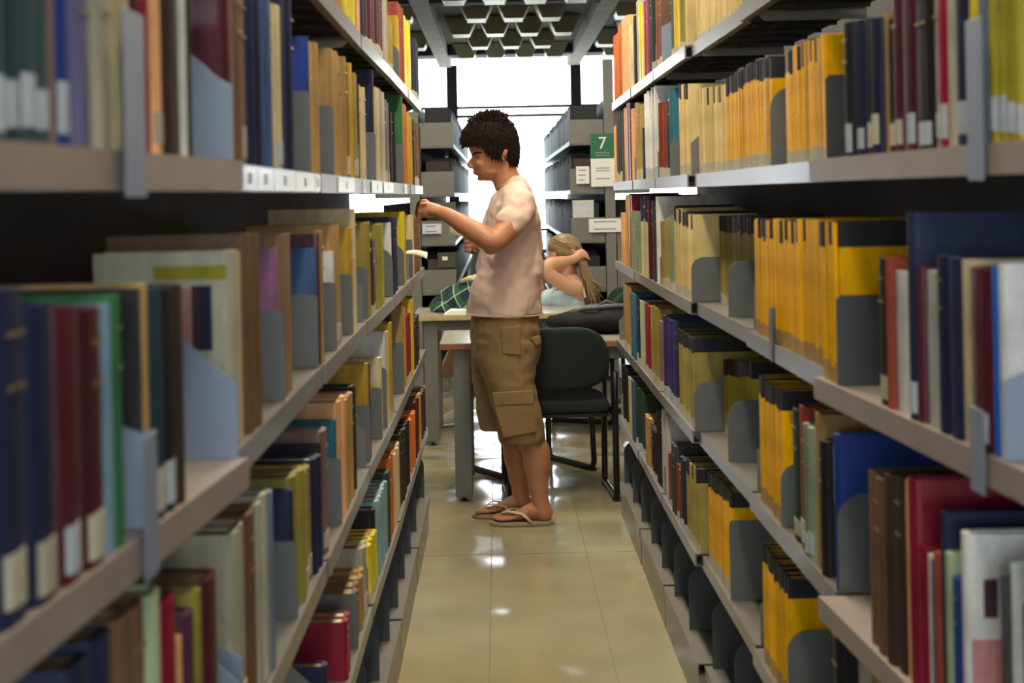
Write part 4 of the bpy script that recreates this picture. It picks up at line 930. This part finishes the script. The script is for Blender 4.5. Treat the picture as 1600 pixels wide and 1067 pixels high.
patch('cargo_pocket', ((771, 622), (832, 620), (837, 664), (786, 674)), .18, .195, shorts)
patch('pocket_flap', ((769, 604), (832, 600), (833, 622), (772, 624)), .18, .1995, shorts)
patch('back_pocket', ((782, 506), (812, 502), (813, 548), (784, 546)), .175, .193, shorts)
patch('belt_loop', ((827, 523), (842, 519), (843, 531), (836, 535)), .12, .16, shorts)
# flip-flops
fl = mat('beige rubber', '#8f8270', .7); st_ = mat('cream strap rubber', '#c9b590', .6)
for (hx, hy, off, nm) in ((852, 804, .08, 'l'), (824, 795, -.085, 'r')):
    H_ = Q(hx, hy, off); n_ = 26; pts = []
    for k in range(n_):
        t = 2*PI*k/n_; lx = .102-.142*math.cos(t); wy = .048*math.sin(t)*(1+.14*-math.cos(t))
        pts.append((H_.x-lx, H_.y+wy))
    bm = bmesh.new(); prism(bm, pts, 'z', .001, .019); so = obj('flip_flop', bm, fl, man); bev(so, .004)
    inner = (.011 if off > 0 else -.011)+ (0.018 if off > 0 else -0.018)*.5
    for sgn in (-1, 1):
        bm = bmesh.new(); tube(bm, [(H_.x-.20, H_.y+inner*.9, .020), (H_.x-.188, H_.y+inner*.9, .052), (H_.x-.15, H_.y+sgn*.030, .064), (H_.x-.10, H_.y+sgn*.044, .055), (H_.x-.06, H_.y+sgn*.047, .018)], [(.005, .003), (.007, .003), (.008, .003), (.009, .003), (.008, .003)], 8); obj('thong_strap', bm, st_, so, True)
# paper held in the far hand
bm = bmesh.new(); pv = []
for i in range(6):
    t = i/5; pv.append([bm.verts.new(Q(703+22*t, 345+14*t+3*math.sin(t*3), -.06)), bm.verts.new(Q(702+20*t, 366+4*t, -.04)), ])
for i in range(5): bm.faces.new((pv[i][0], pv[i+1][0], pv[i+1][1], pv[i][1]))
o = obj('note_paper', bm, mat('aged note paper', '#a9a48c', .7), None, True); m = o.modifiers.new('s', 'SOLIDIFY'); m.thickness = .001
tag(o, 'folded paper note held in the standing man\'s far hand', 'paper')

# ---- seated woman
WD = 9.15
def W(px, py, off=0.0): return Q(px, py, off, WD)
bm = bmesh.new()
slice_loft(bm, [(369, 872, 890, .03), (374, 864, 898, .055), (382, 859, 904, .068), (391, 858, 906, .073), (399, 858, 906, .073), (406, 859, 903, .068), (413, 861, 897, .058), (419, 864, 889, .045), (423, 868, 880, .028)], D=WD, e=2.15)
limb(bm, [W(858.5, 398), W(855.8, 403), W(857.5, 405.5)], [.008, .011, .010], 10)
limb(bm, [W(890, 405), W(889, 422), W(890, 436)], [.048, .047, .055], 16)
slice_loft(bm, [(428, 880, 902, .09), (436, 872, 908, .16), (446, 865, 912, .185), (460, 862, 914, .17), (480, 863, 912, .145), (500, 862, 915, .15), (520, 858, 921, .18), (532, 860, 921, .18)], D=WD)
# near arm raised, hand on the hair
limb(bm, [W(897, 446, .17), W(882, 442, .22), W(866, 432, .27), W(853, 421, .30), W(856, 410, .29), W(872, 407, .23), W(888, 405, .16), W(898, 402, .11)], [.048, .046, .043, .040, .040, .036, .028, .026], 16, 5)
ell(bm, W(904, 397, .095), (.036, .020, .030))
for i, (x_, y_) in enumerate(((907, 389), (911, 392), (914, 396), (915.5, 401))): limb(bm, [W(905, 396+i, .10), W((905+x_)/2+1, (396+y_)/2, .105), W(x_, y_, .095), W(x_+3.5, y_+2.5, .085)], [.0105, .010, .009, .0075], 10)
limb(bm, [W(899, 404, .085), W(905, 408, .07), W(911, 408, .065)], [.012, .010, .008], 10)
limb(bm, [W(890, 446, -.16), W(872, 462, -.22), W(856, 472, -.24), W(846, 460, -.18), W(842, 440, -.12)], [.045, .042, .036, .034, .028], 14, 5)
ell(bm, W(841, 434, -.11), (.022, .026, .035))
# crossed bare legs running left under the table
limb(bm, [W(895, 520, .10), W(850, 517, .10), W(790, 520, .09), W(738, 521, .05), W(724, 532, .04), W(704, 566, .02), W(690, 592, .01)], [.085, .085, .075, .062, .056, .048, .034], 16, 5)
limb(bm, [W(895, 522, -.10), W(850, 524, -.10), W(800, 526, -.05), W(758, 530, 0), W(746, 548, -.02), W(738, 590, -.04), W(728, 640, -.06)], [.085, .085, .075, .06, .055, .047, .034], 16, 5)
ell(bm, W(686, 602, .01), (.05, .034, .03)); ell(bm, W(716, 650, -.06), (.05, .034, .03))
wo = obj('person', bm, skin2, None, True); remesh(wo, .0055, 2)
tag(wo, 'seated blonde woman in pale blue tank top holding her hair behind the tables', 'person')
bm = bmesh.new()
slice_loft(bm, [(452, 858, 902, .168), (460, 852, 908, .180), (470, 851, 913, .176), (482, 856, 915, .160), (498, 858, 917, .162), (510, 858, 920, .178)], D=WD, seg=32)
ell(bm, W(858, 467, .08), (.055, .065, .055)); ell(bm, W(858, 467, -.08), (.055, .065, .055))
tt = obj('tank_top', bm, mat('pale blue jersey', '#b4cdd8', .85, 0, .05, 20, bump=.2), wo, True); remesh(tt, .006, 2)
for off in (.12, -.12):
    bm = bmesh.new(); tube(bm, [W(912, 462, off*1.2), W(909, 448, off*1.15), W(900, 436, off), W(884, 434, off), W(868, 448, off), W(860, 458, off)], .006, 8); obj('strap', bm, mat('white strap', '#c8d4da', .8), tt, True)
bm = bmesh.new(); limb(bm, [W(898, 518, .10), W(860, 517, .105), W(815, 519, .095)], [.100, .098, .09]); limb(bm, [W(898, 520, -.10), W(860, 523, -.10), W(815, 525, -.07)], [.100, .098, .088]); ell(bm, W(898, 518), (.12, .2, .1))
so = obj('shorts', bm, mat('dark denim', '#1c2230', .85, 0, .1, 60), wo, True); remesh(so, .007, 2)
# hair: cap + long fall
bm = bmesh.new()
def woman_hair(px, py): return (py < 388+(px-856)*.35) or px > 890
HS2 = [(364.5, 875, 888, .025), (368, 866, 897, .052), (374, 860, 903, .068), (382, 856.5, 908, .078), (391, 856, 910, .083), (399, 858, 910.5, .083), (407, 862, 908, .078), (414, 868, 904, .068)]
rr = []
for (py, xf, xb, hw) in HS2:
    A, Bp = P(xf, py, WD), P(xb, py, WD); c = (A+Bp)/2; ru = (Bp.x-A.x)/2
    rr.append([(bm.verts.new(c+Vector((ru*math.cos(2*PI*k/40), hw*math.sin(2*PI*k/40), 0))), (xf+xb)/2+(xb-xf)/2*math.cos(2*PI*k/40), py) for k in range(40)])
bm.faces.new([q[0] for q in rr[0]])
for i in range(len(rr)-1):
    for k in range(40):
        if woman_hair(rr[i][k][1], rr[i][k][2]): bm.faces.new((rr[i][k][0], rr[i][(k+1) % 40][0], rr[i+1][(k+1) % 40][0], rr[i+1][k][0]))
for v in [v for v in bm.verts if not v.link_faces]: bm.verts.remove(v)
r0 = bmesh.ops.extrude_face_region(bm, geom=bm.faces[:])
for e in r0['geom']:
    if isinstance(e, bmesh.types.BMVert): e.co = e.co+(W(884, 395)-e.co).normalized()*.01
for i in range(150):
    t = random.random(); o1 = random.uniform(-.05, .085); w0 = random.uniform(-6, 8)
    ex, ey = (925+random.gauss(3, 7), 455+random.uniform(-10, 34))
    tube(bm, [W(893+w0*.5, 392+random.uniform(-4, 8), o1), W(908+w0*.7, 408, o1*1.0+.0), W(915+w0*.9, 432, o1*.8), W(ex*.5+917*.5, (ey+432)/2, o1*.7), W(ex, ey, o1*.6+random.uniform(-.02, .02))], [.007, .008, .007, .005, .001], 5)
for i in range(160):
    a0 = random.uniform(-.075, .08); s0 = random.uniform(0, 1)
    tube(bm, [W(862+20*s0, 371+8*s0+random.uniform(0, 6), a0*.8), W(880+10*s0, 376+10*random.random(), a0*1.06), W(903, 392+random.uniform(-6, 8), a0*.9)], [.003, .005, .003], 4)
obj('hair', bm, hair_b, wo, True)
shoe = mat('white canvas', '#c2c2b4', .8, 0, .08, 20)
for (x_, y_, off) in ((684, 606, .01), (712, 655, -.06)):
    bm = bmesh.new(); c = W(x_, y_, off)
    limb(bm, [c+Vector((.05, 0, .02)), c+Vector((.0, 0, .012)), c+Vector((-.06, 0, -.008)), c+Vector((-.12, 0, -.018))], [(.042, .048), (.042, .044), (.044, .034), (.038, .024)], 16); 
    limb(bm, [c+Vector((.035, 0, .06)), c+Vector((.03, 0, .03))], [.040, .042])
    o = obj('sneaker', bm, shoe, wo, True); remesh(o, .006, 2)
    bm = bmesh.new(); limb(bm, [c+Vector((.06, 0, -.030)), c+Vector((-.02, 0, -.036)), c+Vector((-.13, 0, -.042))], [(.042, .012), (.044, .012), (.038, .010)], 14); obj('sole', bm, mat('white rubber', '#d8d8d0', .6), o, True)
print('MAGS', magn, 'BOOKS', sum(1 for s in allbooks for e in s[2] if e[0] == 'book'))
